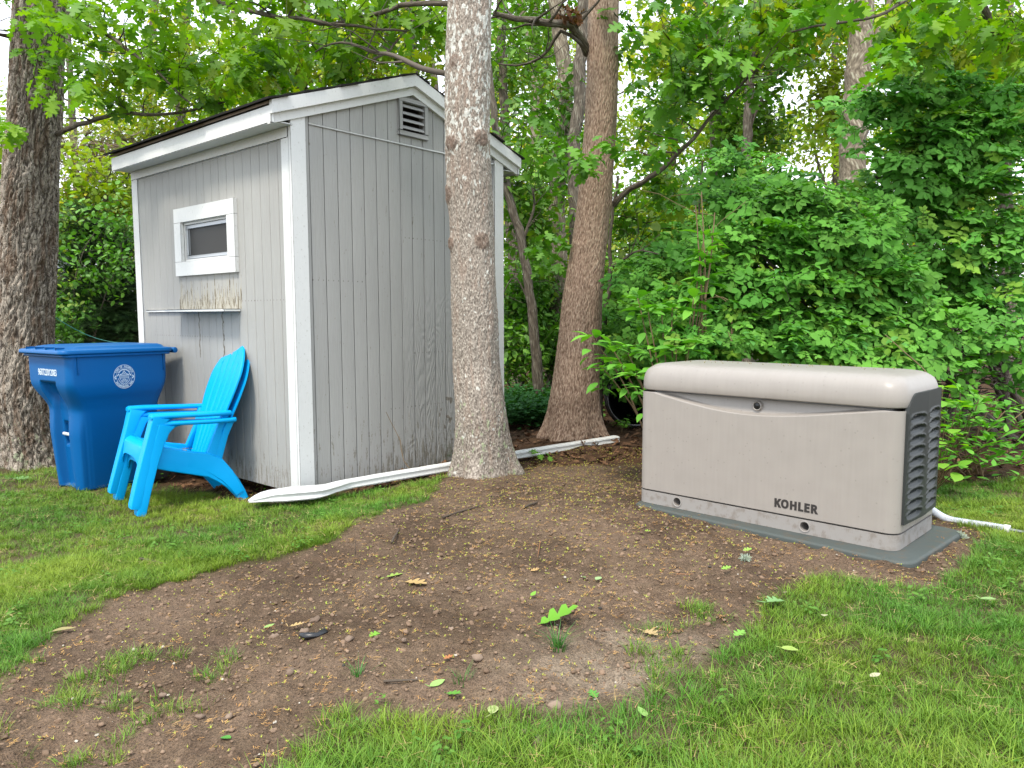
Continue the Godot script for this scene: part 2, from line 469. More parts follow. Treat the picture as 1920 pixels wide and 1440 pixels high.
func materials() -> void:
	for k in 3:
		var w := 512
		var h := 1800
		var top := 4.0
		var p := picture(w, h, func(x: int, y: int) -> Color: return bark(k, TAU * x / w, top * (1.0 - float(y) / h)))
		M["bark%d" % k] = textured(p, [0.7, 0.35, 0.4][k], 0.9, 0.3)
	var wb := picture(256, 256, func(x: int, y: int) -> Color:
		var a := TAU * x / 256.0
		var b := TAU * y / 256.0
		var n := nz2.get_noise_3d(cos(a) * 2.6 + 4.0, sin(a) * 2.6 + cos(b) * 0.7, sin(b) * 0.7)
		var n2 := nz2.get_noise_3d(cos(a) * 7.0, sin(a) * 7.0 + cos(b) * 1.5, sin(b) * 1.5)
		var h := clampf(0.5 + n * 0.4 + n2 * 0.5, 0.0, 1.0)
		var c := Color(0.27, 0.24, 0.21).lerp(Color(0.51, 0.47, 0.415), h)
		if n > 0.38: c = c.lerp(Color(0.60, 0.60, 0.54), 0.5)
		c.a = h
		return c)
	M.wood_bark = textured(wb, 0.5, 0.9, 0.3)
	M.pale_bark = textured(wb, 0.4, 0.9, 0.3)
	M.pale_bark.albedo_color = Color(1.25, 1.25, 1.22)
	M.dark_bark = textured(wb, 0.5, 0.9, 0.3)
	for k in 2:
		var gable := k == 0
		var w := 768
		var h := 1024
		var p := picture(w, h, func(x: int, y: int) -> Color: return siding(2.2 * x / w, 2.8 * (1.0 - float(y) / h), gable))
		M["siding%d" % k] = textured(p, 0.4, 0.62, 0.4)
	M.trim = textured(picture(256, 256, func(x: int, y: int) -> Color:
		var g := nz2.get_noise_2d(x * 0.5, y * 0.03) * 0.6 + nz2.get_noise_2d(x * 0.06, y * 0.05) * 0.4
		var t := 0.825 + g * 0.02
		var c := Color(t, t, t * 0.985)
		if nz2.get_noise_2d(x * 0.12 + 70.0, y * 0.07) > 0.62: c = c.lerp(Color(0.55, 0.53, 0.48), 0.25)
		c.a = 0.5 + g * 0.3
		return c), 0.05, 0.5, 0.5)
	M.trim.uv1_triplanar = true
	M.trim.uv1_scale = Vector3(1.6, 1.6, 1.6)
	M.trim.texture_repeat = true
	M.siding_plain = mat(Color(0.315, 0.31, 0.295), 0.6, 0.4)
	M.dark = mat(Color(0.012, 0.012, 0.012), 0.9)
	M.groove = mat(Color(0.25, 0.245, 0.23), 0.9)
	M.lumber = mat(Color(0.16, 0.12, 0.085), 0.9)
	M.shingle = textured(picture(128, 128, func(x: int, y: int) -> Color:
		var g := nz2.get_noise_2d(x * 0.9, y * 0.9)
		var t := 0.17 + g * 0.07
		return Color(t, t * 0.97, t * 0.93, 0.5 + g * 0.5)), 0.1, 0.95, 0.2)
	M.screen = mat(Color(0.035, 0.034, 0.032), 0.55, 0.4)
	M.alu = mat(Color(0.42, 0.44, 0.46), 0.4, 0.5)
	M.alu.metallic = 0.4
	M.leafA = vmat(0.5, 0.45, Color(0.95, 1.0, 0.30) * 1.0)     # oak, translucent
	M.leafB = vmat(0.5, 0.45, Color(0.9, 1.0, 0.32) * 0.85)
	M.leafS = vmat(0.55, 0.28, Color(0.9, 1.0, 0.3) * 0.85)     # shrub
	M.needle = vmat(0.6, 0.4, Color(0.7, 1.0, 0.3) * 0.2)
	M.grass = vmat(0.55, 0.4, Color(0.85, 1.0, 0.25) * 0.5)
	M.bits = vmat(0.85, 0.3)
	M.twig = mat(Color(0.085, 0.066, 0.05), 0.9, 0.3)
	M.greytwig = mat(Color(0.13, 0.11, 0.09), 0.9, 0.3)
	M.greentwig = mat(Color(0.16, 0.11, 0.06), 0.7, 0.3)
	var gt := picture(1024, 1024, func(x: int, y: int) -> Color:
		var n := nz2.get_noise_2d(x * 0.05, y * 0.05)
		var n2 := nz2.get_noise_2d(x * 0.21 + 9.0, y * 0.21)
		var n3 := nz2.get_noise_2d(x * 0.55, y * 0.55 + 40.0)
		var t := 0.72 + n * 0.10 + n2 * 0.16 + n3 * 0.16
		var c := Color(t, t, t)
		if n3 > 0.52: c = Color(1.0, 0.96, 0.88)
		elif n3 < -0.55: c = c.darkened(0.35)
		c.a = clampf(0.5 + n * 0.3 + n2 * 0.35 + n3 * 0.3, 0.0, 1.0)
		return c)
	M.ground = textured(gt, 0.8, 0.95, 0.25)
	M.ground.vertex_color_use_as_albedo = true
	M.ground.texture_repeat = true

# ---------------------------------------------------------------- terrain
func axis_steps(lo: float, a: float, b: float, hi: float, fine: float) -> PackedFloat32Array:
	var s := PackedFloat32Array()
	var left := []
	var p := a
	var st := fine
	while p > lo:
		st *= 1.16
		p -= st
		left.push_front(maxf(p, lo))
	for q in left: s.append(q)
	p = a
	while p < b:
		s.append(p)
		p += fine
	st = fine
	while p < hi:
		s.append(p)
		st *= 1.16
		p += st
	s.append(hi)
	return s
func height(x: float, z: float, soil: float) -> float:
	var h := gh(x, z)
	if x > -6.0 and x < 6.0 and z > -9.0:
		h += nz.get_noise_2d(x * 400.0, z * 400.0) * 0.012
		if soil > 0.02:
			h += soil * (nz.get_noise_2d(x * 1300.0, z * 1300.0) * 0.014 + nz.get_noise_2d(x * 600.0, z * 600.0 + 30.0) * 0.014 + absf(nz.get_noise_2d(x * 3300.0 + 70.0, z * 3300.0)) * 0.010)
	return h
func ground() -> void:
	var xs := axis_steps(-120.0, -4.4, 3.4, 120.0, 0.034)
	var zs := axis_steps(-160.0, -6.4, -1.15, 30.0, 0.034)
	var b := MB.new()
	for z in zs:
		for x in xs:
			var q := zones(x, z)
			var n := nz.get_noise_2d(x * 120.0, z * 120.0)
			var n2 := nz.get_noise_2d(x * 700.0 + 30.0, z * 700.0)
			var soil := Color(0.15, 0.10, 0.064).lerp(Color(0.285, 0.195, 0.13), clampf(0.5 + n * 1.0 + n2 * 0.6, 0, 1))
			var sand := smoothstep(0.55, 0.1, Vector2(x - 0.35, (z + 2.06) * 1.3).length()) * 0.9 + smoothstep(0.4, 0.1, Vector2(x + 0.9, (z + 1.5) * 1.3).length()) * 0.35
			soil = soil.lerp(Color(0.40, 0.31, 0.225), clampf(sand * (0.8 + n2 * 0.9), 0, 1))
			var turf := Color(0.125, 0.105, 0.045).lerp(Color(0.20, 0.15, 0.085), clampf(0.45 + n * 1.2 + n2 * 0.5, 0, 1))
			var wood := Color(0.085, 0.05, 0.03).lerp(Color(0.18, 0.10, 0.055), clampf(0.5 + n2 * 1.3, 0, 1))
			var c := turf.lerp(wood, q.y).lerp(soil, q.x)
			b.add(Vector3(x, height(x, z, q.x), z), Vector2(x, z) / 1.9, c)
	var w := xs.size()
	for j in zs.size() - 1:
		for i in w - 1:
			b.quad(j * w + i, (j + 1) * w + i, (j + 1) * w + i + 1, j * w + i + 1)
	var g := part(self, "ground", b.mesh(), M.ground)
	g.set_meta("kind", "structure")

# ---------------------------------------------------------------- shed
func plank(x0: float, x1: float, y0: float, yl: float, yr: float, z0: float, z1: float, gable: bool) -> ArrayMesh:
	# board from z0 (back) to z1 (front), bevelled; x runs right seen from outside. For the side wall u is the distance from the corner
	var b := MB.new()
	var e := 0.003
	var f := func(x: float, y: float, z: float) -> int:
		var u := x if gable else -x
		return b.add(Vector3(x, y, z), Vector2(u / 2.2, 1.0 - y / 2.8))
	var sl := (yr - yl) / (x1 - x0)
	var o := [f.call(x0, y0, z1 - e), f.call(x1, y0, z1 - e), f.call(x1, yr, z1 - e), f.call(x0, yl, z1 - e)]
	var n := [f.call(x0 + e, y0, z1), f.call(x1 - e, y0, z1), f.call(x1 - e, yr - sl * e, z1), f.call(x0 + e, yl + sl * e, z1)]
	b.quad(n[0], n[1], n[2], n[3])
	for k in 4:
		var m := (k + 1) % 4
		b.quad(o[k], o[m], n[m], n[k])
	var o2 := [f.call(x0, y0, z1 - e), f.call(x1, y0, z1 - e), f.call(x1, yr, z1 - e), f.call(x0, yl, z1 - e)]
	var k2 := [f.call(x0, y0, z0), f.call(x1, y0, z0), f.call(x1, yr, z0), f.call(x0, yl, z0)]
	for k in 4:
		var m := (k + 1) % 4
		b.quad(k2[k], k2[m], o2[m], o2[k])
	return b.mesh()
func boxm(ctr: Vector3, size: Vector3, r := 0.003) -> ArrayMesh:
	var b := MB.new()
	b.box(ctr, size, r)
	return b.mesh()
func slanted(pts: Array, z0: float, z1: float) -> ArrayMesh:   # polygon (counter-clockwise, xy) pushed from z0 to z1
	var b := MB.new()
	var fr := []
	for p in pts: fr.append(b.add(Vector3(p.x, p.y, z1)))
	for k in range(1, pts.size() - 1): b.tri(fr[0], fr[k], fr[k + 1])
	var bk := []
	for p in pts: bk.append(b.add(Vector3(p.x, p.y, z0)))
	for k in range(1, pts.size() - 1): b.tri(bk[0], bk[k + 1], bk[k])
	for k in pts.size():
		var q: Vector2 = pts[k]
		var r: Vector2 = pts[(k + 1) % pts.size()]
		b.face(Vector3(q.x, q.y, z0), Vector3(r.x, r.y, z0), Vector3(r.x, r.y, z1), Vector3(q.x, q.y, z1))
	return b.mesh()

func shed() -> void:
	var s := thing("garden_shed", "small grey garden shed with white trim, side window and gable vent", "shed", Vector3(-1.293, -0.03, -4.56), 49.0)
	s.rotation_degrees.z = 0.25
	var W := 1.85
	var L := 2.17
	var ridge := W / 2
	var top := func(x: float) -> float: return 2.68 - 0.355 * absf(x - ridge)   # underside of the roof deck
	# gable wall facing +z
	var g := Node3D.new(); g.name = "gable_wall"; s.add_child(g)
	var vx0 := 0.834
	var vx1 := 1.034
	var vy0 := 2.325
	var vy1 := 2.515
	piece(g, "backing", slanted([Vector2(0, 0), Vector2(vx0, 0), Vector2(vx0, top.call(vx0)), Vector2(0, top.call(0.0))], -0.03, 0.0), M.groove)
	piece(g, "backing", slanted([Vector2(vx1, 0), Vector2(W, 0), Vector2(W, top.call(W)), Vector2(vx1, top.call(vx1))], -0.03, 0.0), M.groove)
	piece(g, "backing", slanted([Vector2(vx0, 0), Vector2(vx1, 0), Vector2(vx1, vy0), Vector2(vx0, vy0)], -0.03, 0.0), M.groove)
	piece(g, "backing", slanted([Vector2(vx0, vy1), Vector2(vx1, vy1), Vector2(vx1, top.call(vx1)), Vector2(ridge, top.call(ridge)), Vector2(vx0, top.call(vx0))], -0.03, 0.0), M.groove)
	var x := 0.081
	var first := true
	while x < W - 0.11:
		var x1 := minf(x + (0.03 if first else 0.1016), W - 0.105)
		first = false
		var a := x + 0.0024
		var c := x1 - 0.0024
		if c - a > 0.01:
			var cuts := [a]
			for e in [ridge, vx0, vx1]:
				if e > a + 0.004 and e < c - 0.004: cuts.append(e)
			cuts.append(c)
			cuts.sort()
			for q in cuts.size() - 1:
				var p0: float = cuts[q] + (0.0004 if q > 0 else 0.0)
				var p1: float = cuts[q + 1] - (0.0004 if q < cuts.size() - 2 else 0.0)
				if p0 > vx0 - 0.002 and p1 < vx1 + 0.002:
					piece(g, "board", plank(p0, p1, 0.0, vy0, vy0, 0.001, 0.013, true), M.siding0)
					piece(g, "board", plank(p0, p1, vy1, top.call(p0), top.call(p1), 0.001, 0.013, true), M.siding0)
				else:
					piece(g, "board", plank(p0, p1, 0.0, top.call(p0), top.call(p1), 0.001, 0.013, true), M.siding0)
		x = x1
	# side wall facing -x, built in a frame whose +z points out and whose x runs right (towards the corner at 0)
	var lw := Node3D.new(); lw.name = "side_wall"; s.add_child(lw)
	lw.rotation_degrees.y = -90.0
	# local: x from -L (far) to 0 (corner): far end is at shed z = -L
	var wa := -1.365
	var wb := -0.722
	var y0 := 1.475
	var y1 := 1.752
	var bk := [[-L, wa, 0.0, 2.33], [wb, 0.0, 0.0, 2.33], [wa, wb, 0.0, y0], [wa, wb, y1, 2.33]]
	for r in bk:
		piece(lw, "backing", boxm(Vector3((r[0] + r[1]) / 2, (r[2] + r[3]) / 2, -0.015), Vector3(r[1] - r[0], r[3] - r[2], 0.03), 0.0005), M.groove)
	x = -L + 0.1
	while x < -0.083:
		var x1 := minf(x + 0.1016, -0.08)
		var a := x + 0.002
		var c := x1 - 0.002
		if c > wa and a < wb:
			piece(lw, "board", plank(a, c, 0.0, y0 - 0.01, y0 - 0.01, 0.001, 0.013, false), M.siding1)
			piece(lw, "board", plank(a, c, y1 + 0.01, 2.2, 2.2, 0.001, 0.013, false), M.siding1)
		else:
			piece(lw, "board", plank(a, c, 0.0, 2.2, 2.2, 0.001, 0.013, false), M.siding1)
		x = x1
	# other two walls and the floor
	part(s, "rear_wall", boxm(Vector3(W / 2, 1.1, -L + 0.02), Vector3(W - 0.1, 2.3, 0.04)), M.siding1)
	part(s, "far_wall", boxm(Vector3(W - 0.015, 1.15, -L / 2), Vector3(0.03, 2.3, L - 0.05)), M.siding1)
	part(s, "floor", boxm(Vector3(W / 2, 0.06, -L / 2), Vector3(W - 0.08, 0.06, L - 0.08)), M.lumber)
	for k in 2:
		part(s, "skid", boxm(Vector3([0.35, W - 0.35][k], -0.06, -L / 2 - 0.1), Vector3(0.1, 0.12, L - 0.5)), M.lumber)
	# white corner boards
	part(s, "corner_board", boxm(Vector3(0.0285, 1.135, 0.012), Vector3(0.103, 2.27, 0.024), 0.0012), M.trim)
	part(s, "corner_board", boxm(Vector3(-0.0115, 1.099, -0.0403), Vector3(0.023, 2.198, 0.08), 0.0012), M.trim)
	part(s, "corner_board", boxm(Vector3(-0.0115, 1.099, -L + 0.05), Vector3(0.023, 2.198, 0.105)), M.trim)
	part(s, "corner_board", boxm(Vector3(W - 0.05, 1.135, 0.012), Vector3(0.106, 2.27, 0.024)), M.trim)
	part(s, "corner_board", boxm(Vector3(W + 0.0115, 1.09, -0.06), Vector3(0.023, 2.18, 0.105)), M.trim)
	part(s, "frieze_board", boxm(Vector3(-0.0135, 2.168, -L / 2 - 0.0), Vector3(0.027, 0.064, L - 0.006)), M.trim)
	part(s, "joint_strip", boxm(Vector3(W / 2, 2.235, 0.0185), Vector3(W - 0.212, 0.012, 0.009), 0.002), M.trim)
	# eaves
	var ov := 0.153
	for k in 2:
		var ex := -ov if k == 0 else W + ov
		part(s, "fascia", boxm(Vector3(ex, 2.237, -L / 2 + 0.025), Vector3(0.022, 0.098, L + 0.05)), M.trim)
		part(s, "soffit", boxm(Vector3(-ov / 2 + 0.005 if k == 0 else W + ov / 2 - 0.005, 2.206, -L / 2), Vector3(ov - 0.03, 0.012, L + 0.06)), M.trim)
	# rake boards, two layers, each side of the ridge
	var rl := func(xx: float, dy: float) -> Vector2: return Vector2(xx, top.call(xx) + dy)
	for sd in [-1, 1]:
		var e: float = ridge + sd * (W / 2 + ov + 0.012)
		var q1 := [rl.call(e, -0.058), rl.call(ridge, -0.058), rl.call(ridge, 0.018), rl.call(e, 0.018)]
		var q2 := [rl.call(e, -0.112), rl.call(ridge, -0.112), rl.call(ridge, -0.02), rl.call(e, -0.02)]
		if sd > 0:
			q1.reverse(); q2.reverse()
		part(s, "rake_strip", slanted(q1, 0.038, 0.066), M.trim)
		part(s, "rake_board", slanted(q2, 0.0145, 0.0375), M.trim)
	# roof: two decks with courses of shingles, ragged along the rake
	for sd in [-1, 1]:
		var rf := Node3D.new(); rf.name = "roof_slope" if sd < 0 else "roof_slope_001"; s.add_child(rf)
		var e2: float = ridge + sd * (W / 2 + ov + 0.02)
		var q := [rl.call(e2, 0.0), rl.call(ridge, 0.0), rl.call(ridge, 0.016), rl.call(e2, 0.016)]
		if sd > 0: q.reverse()
		piece(rf, "deck", slanted(q, -L - 0.01, 0.037), M.lumber)
		var run := W / 2 + ov + 0.05
		var n := 9
		for k in n:
			var d1 := run - k * run / n
			var d0 := maxf(d1 - run / n - 0.02, 0.0)
			var zz := -L - 0.03
			while zz < 0.06:
				var z2 := minf(zz + 0.30, 0.075 + rv(-0.006, 0.012))
				if z2 - zz < 0.05: break
				var j := rv(-0.006, 0.008)
				var a := Vector2(ridge + sd * d0, top.call(ridge + sd * d0) + 0.017 + rv(0, 0.002))
				var c := Vector2(ridge + sd * (d1 + j), top.call(ridge + sd * (d1 + j)) + 0.022 + rv(0, 0.004))
				var pts := [a, c, c + Vector2(0, 0.012), a + Vector2(0, 0.007)]
				if sd < 0: pts.reverse()
				piece(rf, "shingle", slanted(pts, zz + 0.002, z2), M.shingle)
				zz += 0.302 if k % 2 == 0 or zz > -L else 0.151
	# window
	var w := Node3D.new(); w.name = "window"; lw.add_child(w)
	var xa := -1.4635
	var xb := -0.6235
	var cx := (xa + xb) / 2
	for r in [[cx, 1.80, xb - xa, 0.10], [cx, 1.425, xb - xa, 0.10], [xa + 0.05, 1.6125, 0.10, 0.2745], [xb - 0.05, 1.6125, 0.10, 0.2745]]:
		piece(w, "casing", boxm(Vector3(r[0], r[1], 0.0255), Vector3(r[2] - 0.001, r[3], 0.025), 0.001), M.trim)
	for r in [[cx, 1.742, 0.64, 0.02], [cx, 1.482, 0.64, 0.02], [xa + 0.108, 1.612, 0.016, 0.24], [xb - 0.108, 1.612, 0.016, 0.24]]:
		piece(w, "jamb", boxm(Vector3(r[0], r[1], -0.012), Vector3(r[2], r[3], 0.046), 0.001), M.trim)
	for r in [[cx, 1.718, 0.61, 0.026], [cx, 1.506, 0.61, 0.024], [xa + 0.13, 1.612, 0.026, 0.186], [xb - 0.13, 1.612, 0.026, 0.186]]:
		piece(w, "sash_rail", boxm(Vector3(r[0], r[1], -0.008), Vector3(r[2], r[3], 0.022), 0.002), M.alu)
	piece(w, "insect_screen", boxm(Vector3(cx, 1.612, -0.012), Vector3(0.60, 0.20, 0.003), 0.0005), M.screen)
	# shelf below the window and the strip that carries on from it
	part(lw, "shelf", boxm(Vector3(-1.04, 1.128, 0.073), Vector3(0.84, 0.018, 0.118)), M.trim)
	part(lw, "batten", boxm(Vector3(-1.73, 1.128, 0.0225), Vector3(0.54, 0.018, 0.018)), M.trim)
	# gable vent
	var vt := Node3D.new(); vt.name = "gable_vent"; s.add_child(vt)
	var c0 := Vector3(0.934, 2.42, 0)
	for r in [[0, 0.108, 0.262, 0.034], [0, -0.112, 0.262, 0.034], [-0.114, 0, 0.034, 0.19], [0.114, 0, 0.034, 0.19]]:
		piece(vt, "frame", boxm(c0 + Vector3(r[0], r[1], 0.022), Vector3(r[2], r[3], 0.022)), M.siding_plain)
	for k in 4:
		var b := MB.new()
		b.t = Transform3D(Basis(Vector3.RIGHT, 0.85), c0 + Vector3(0, 0.068 - k * 0.046, 0.020))
		b.box(Vector3.ZERO, Vector3(0.196, 0.004, 0.034), 0.001)
		piece(vt, "slat", b.mesh(), M.siding_plain)

# ---------------------------------------------------------------- the far house
func house() -> void:
	# only a sliver of its gable end shows between the left trunk and the edge of the picture
	var c := at(-60, 420, 24.0)
	var base := gh(c.x, c.z)
	var h := thing("neighbour_house", "pale clapboard house far off behind the left trunk", "house", Vector3(c.x, base, c.z), 12.0)
	var wall := Node3D.new(); wall.name = "wall"; h.add_child(wall)
	var clap := mat(Color(0.62, 0.64, 0.66), 0.6)
	piece(wall, "backing", boxm(Vector3(-3.0, 2.4, -3.0), Vector3(8.0, 4.8, 6.0)), clap)
	for k in 34:
		var b := MB.new()
		b.t = Transform3D(Basis(Vector3.RIGHT, -0.12), Vector3(-3.0, 0.1 + k * 0.14, 0.012))
		b.box(Vector3.ZERO, Vector3(8.0, 0.145, 0.018), 0.002)
		piece(wall, "clapboard", b.mesh(), clap)
	part(h, "roof", slanted([Vector2(-7.4, 4.7), Vector2(1.4, 4.7), Vector2(-3.0, 7.4)], -6.3, 0.35), M.shingle)
	part(h, "corner_board", boxm(Vector3(1.0, 2.4, 0.03), Vector3(0.16, 4.8, 0.06)), M.trim)

# ---------------------------------------------------------------- trunks
func trunk_mesh(path: Array, rad: Array, kind: int, flare: float, knots: Array, lift: float) -> ArrayMesh:
	# path: points going up, the first at the ground; resampled finely
	var b := MB.new()
	var cv := Curve3D.new()
	var n := path.size()
	for i in n:
		var tg: Vector3 = (path[mini(i + 1, n - 1)] - path[maxi(i - 1, 0)]) / 6.0
		cv.add_point(path[i], -tg, tg)
	var y0: float = path[0].y
	var ln := cv.get_baked_length()
	var rows := 260
	var seg := 128
	for j in rows + 1:
		var s := ln * j / rows
		var p := cv.sample_baked(s, true)
		var y := p.y - y0
		var fi := clampf(float(j) / rows * (n - 1), 0, n - 1.001)
		var r := lerpf(rad[int(fi)], rad[int(fi) + 1], fi - int(fi))
		for k in seg + 1:
			var a := TAU * k / seg
			var rr := r + flare * exp(-maxf(y - lift, 0.0) / 0.16) * (1.0 + 0.35 * sin(a * 4.0 + 1.0 + kind) + 0.2 * sin(a * 7.0 + kind * 2.0))
			rr += r * 0.05 * cyl(1.2, 1.3, a, y, 80.0)
			var h := bark(kind, fposmod(a, TAU), y).a - 0.5
			rr += h * [0.022, 0.008, 0.007][kind]
			for q in knots:
				var da := wrapf(a - q[0], -PI, PI) * r
				var dy: float = y - q[1]
				var e: float = (da * da + dy * dy) / (q[2] * q[2])
				if e < 6.0:
					var f := sqrt(e)
					rr += q[3] * (exp(-e) - 0.75 * exp(-e * 7.0) + 0.12 * sin(f * 9.0) * exp(-e * 0.8))
			b.add(p + Vector3(cos(a) * rr, 0, -sin(a) * rr), Vector2(float(k) / seg, 1.0 - clampf(y / 4.0, 0.0, 0.999)))
	for j in rows:
		for k in seg:
			b.quad(j * (seg + 1) + k, j * (seg + 1) + k + 1, (j + 1) * (seg + 1) + k + 1, (j + 1) * (seg + 1) + k)
	return b.mesh()
func local(path: Array, o: Vector3) -> Array:
	var q := []
	for p in path: q.append(p - o)
	return q
func limb(par: Node3D, o: Vector3, path: Array, r0: float, r1: float, m: Material, called := "limb", twigs := 0) -> void:
	var b := MB.new()
	var cv := Curve3D.new()
	var n := path.size()
	for i in n:
		var tg: Vector3 = (path[mini(i + 1, n - 1)] - path[maxi(i - 1, 0)]) / 6.0
		cv.add_point(path[i] - o, -tg, tg)
	var ln := cv.get_baked_length()
	var k := maxi(6, int(ln / 0.07))
	var pts := []
	var rad := []
	for i in k + 1:
		var f := float(i) / k
		pts.append(cv.sample_baked(ln * f, true) + Vector3(nz2.get_noise_2d(f * ln * 3.0, o.x + path[0].y), nz2.get_noise_2d(f * ln * 3.0, 7.0 + path[0].y), 0) * minf(r0 * 0.7, 0.02))
		rad.append(lerpf(r0, r1, f) * (1.0 + 0.12 * nz2.get_noise_2d(f * ln * 9.0, 3.0)))
	b.tube(pts, rad, 9 if r0 < 0.05 else 14, true, Color.WHITE, 2.2)
	for i in twigs:
		var f := rv(0.25, 1.0)
		var p := cv.sample_baked(ln * f, true)
		var d := rdir()
		d.y = absf(d.y) * 0.4 + rv(-0.2, 0.5)
		var t := [p]
		var tr := [lerpf(r0, r1, f) * 0.55]
		var l := rv(0.15, 0.5)
		for q in 4:
			d = (d + rdir() * 0.35).normalized()
			t.append(t[-1] + d * l / 4)
			tr.append(maxf(tr[0] * (1.0 - 0.22 * (q + 1)), 0.002))
		b.tube(t, tr, 5, false, Color.WHITE, 2.2)
	piece(par, called, b.mesh(), m)

# ---------------------------------------------------------------- foliage
var SP := {}
func sprays() -> void:
	for kind in ["oak", "oaklo", "spray", "clump", "needle", "whorl", "low"]:
		SP[kind] = []
		for q in 3:
			var b := MB.new()
			var tw := Color(0.45, 0.32, 0.5)
			match kind:
				"oak", "oaklo":
					var n := 7
					for i in n:
						var ln := rv(0.075, 0.13)
						var tr := Transform3D(Basis.from_euler(Vector3(rv(-0.35, 0.35), TAU * i / n + rv(-0.4, 0.4), rv(-0.75, 0.12))), Vector3(rv(-.02, .02), rv(-.05, .03), rv(-.02, .02)))
						b.leaf(OAK if kind == "oak" else OAKLO, tr.translated_local(Vector3(0.02, 0, 0)), ln, ln * 0.95, rv(0.1, 0.5), rv(0.05, 0.35), Color.WHITE * rv(0.85, 1.1))
					b.tube([Vector3(0, 0, 0), Vector3(rv(-.05, .05), -0.03, rv(-.05, .05)), Vector3(rv(-.1, .1), 0.1, rv(-.1, .1))], [0.003, 0.003, 0.002], 4, false, tw)
				"spray":
					for sub in 3:
						var d := Vector3(1, rv(-.2, .25), [0.0, 0.9, -0.9][sub] + rv(-.3, .3)).normalized()
						var p := Vector3(0.04 * sub, 0, 0)
						var pts := [p]
						var tn := Color.WHITE * rv(0.88, 1.12)
						for i in [5, 3, 3][sub]:
							p += d * rv(0.026, 0.04)
							d = (d + Vector3(rv(-.1, .1), rv(-.2, .12), rv(-.22, .22))).normalized()
							pts.append(p)
							for sd in [-1, 1]:
								if rng.randf() < 0.12: continue
								var ln := rv(0.034, 0.064)
								var yaw := atan2(-d.z, d.x)
								var tr := Transform3D(Basis.from_euler(Vector3(rv(-.55, .55), yaw + sd * rv(0.5, 1.35), rv(-.4, .4))), p)
								b.leaf(OVATE, tr, ln, ln * rv(1.1, 1.4), rv(0, 0.35), rv(0.05, 0.35), tn * rv(0.85, 1.12))
						b.leaf(OVATE, Transform3D(Basis.from_euler(Vector3(rv(-.4, .4), atan2(-d.z, d.x), rv(-.2, .3))), p), 0.05, 0.06, 0.1, 0.1, tn)
						b.tube(pts, range(pts.size()).map(func(k): return 0.002 - 0.0002 * k), 4, false, tw)
				"clump":
					for i in 26:
						var p := rdir() * 0.30 * pow(rng.randf(), 0.4)
						var ln := rv(0.06, 0.11)
						b.leaf(OVALO, Transform3D(Basis.from_euler(Vector3(rv(-.8, .8), rv(0, TAU), rv(-.9, .3))), p), ln, ln * rv(0.9, 1.2), rv(0, .4), rv(0, .3), Color.WHITE * rv(0.8, 1.15))
					for i in 4:
						var e := rdir() * 0.28
						b.tube([Vector3.ZERO, e * 0.5 + rdir() * 0.04, e], [0.004, 0.003, 0.0015], 4, false, tw)
				"needle":
					for i in 9:
						var a := rv(-1.0, 1.0)
						var d := Vector3(cos(a), rv(-.15, .1), sin(a))
						var l := rv(0.10, 0.2)
						for k in 14:
							var f := (k + 1) / 14.0
							for sd in [-1, 1]:
								var nd: Vector3 = (d * 0.6 + d.cross(Vector3.UP) * sd).normalized()
								var c := d * l * f
								var w := d * 0.0016
								var e: Vector3 = c + nd * 0.02
								b.tri(b.add(c - w), b.add(e), b.add(c + w))
						b.tube([Vector3.ZERO, d * l], [0.002, 0.001], 3, false, tw)
				"whorl":
					for i in 9:
						var ln := rv(0.07, 0.12) * (1.0 if i < 6 else 0.6)
						b.leaf(OVATE, Transform3D(Basis.from_euler(Vector3(rv(-.2, .2), TAU * i / 6.0 + rv(-.3, .3), rv(-.1, .4) if i < 6 else rv(.6, 1.1))), Vector3(0, i * 0.004, 0)), ln, ln * 0.75, rv(0.1, .4), rv(.1, .35), Color.WHITE * rv(.9, 1.1))
				"low":
					for i in 12:
						var ln := rv(0.03, 0.05)
						b.leaf(OVALO, Transform3D(Basis.from_euler(Vector3(rv(-.4, .4), rv(0, TAU), rv(-.3, .5))), Vector3(rv(-.06, .06), rv(0.02, .1), rv(-.06, .06))), ln, ln * 1.2, rv(0, .3), rv(0, .3), Color.WHITE * rv(.85, 1.1))
			SP[kind].append(b.mesh())
	SP.leaf_oak = []
	SP.leaf_ovate = []
	SP.leaf_obov = []
	SP.leaf_round = []
	for q in 4:
		var b := MB.new()
		b.leaf(OAK, Transform3D(), 1.0, 0.95, rv(0.1, 0.5), rv(0.05, 0.35))
		SP.leaf_oak.append(b.mesh())
		b = MB.new()
		b.leaf(OVATE, Transform3D(), 1.0, 0.85, rv(0.05, 0.35), rv(0.08, 0.3))
		SP.leaf_ovate.append(b.mesh())
		b = MB.new()
		b.leaf(OBOV, Transform3D(), 1.0, 0.95, rv(0.0, 0.3), rv(0.08, 0.3))
		SP.leaf_obov.append(b.mesh())
		b = MB.new()
		b.leaf(OVATE, Transform3D(), 1.0, 1.5, rv(0.0, 0.3), rv(0.05, 0.2))
		SP.leaf_round.append(b.mesh())
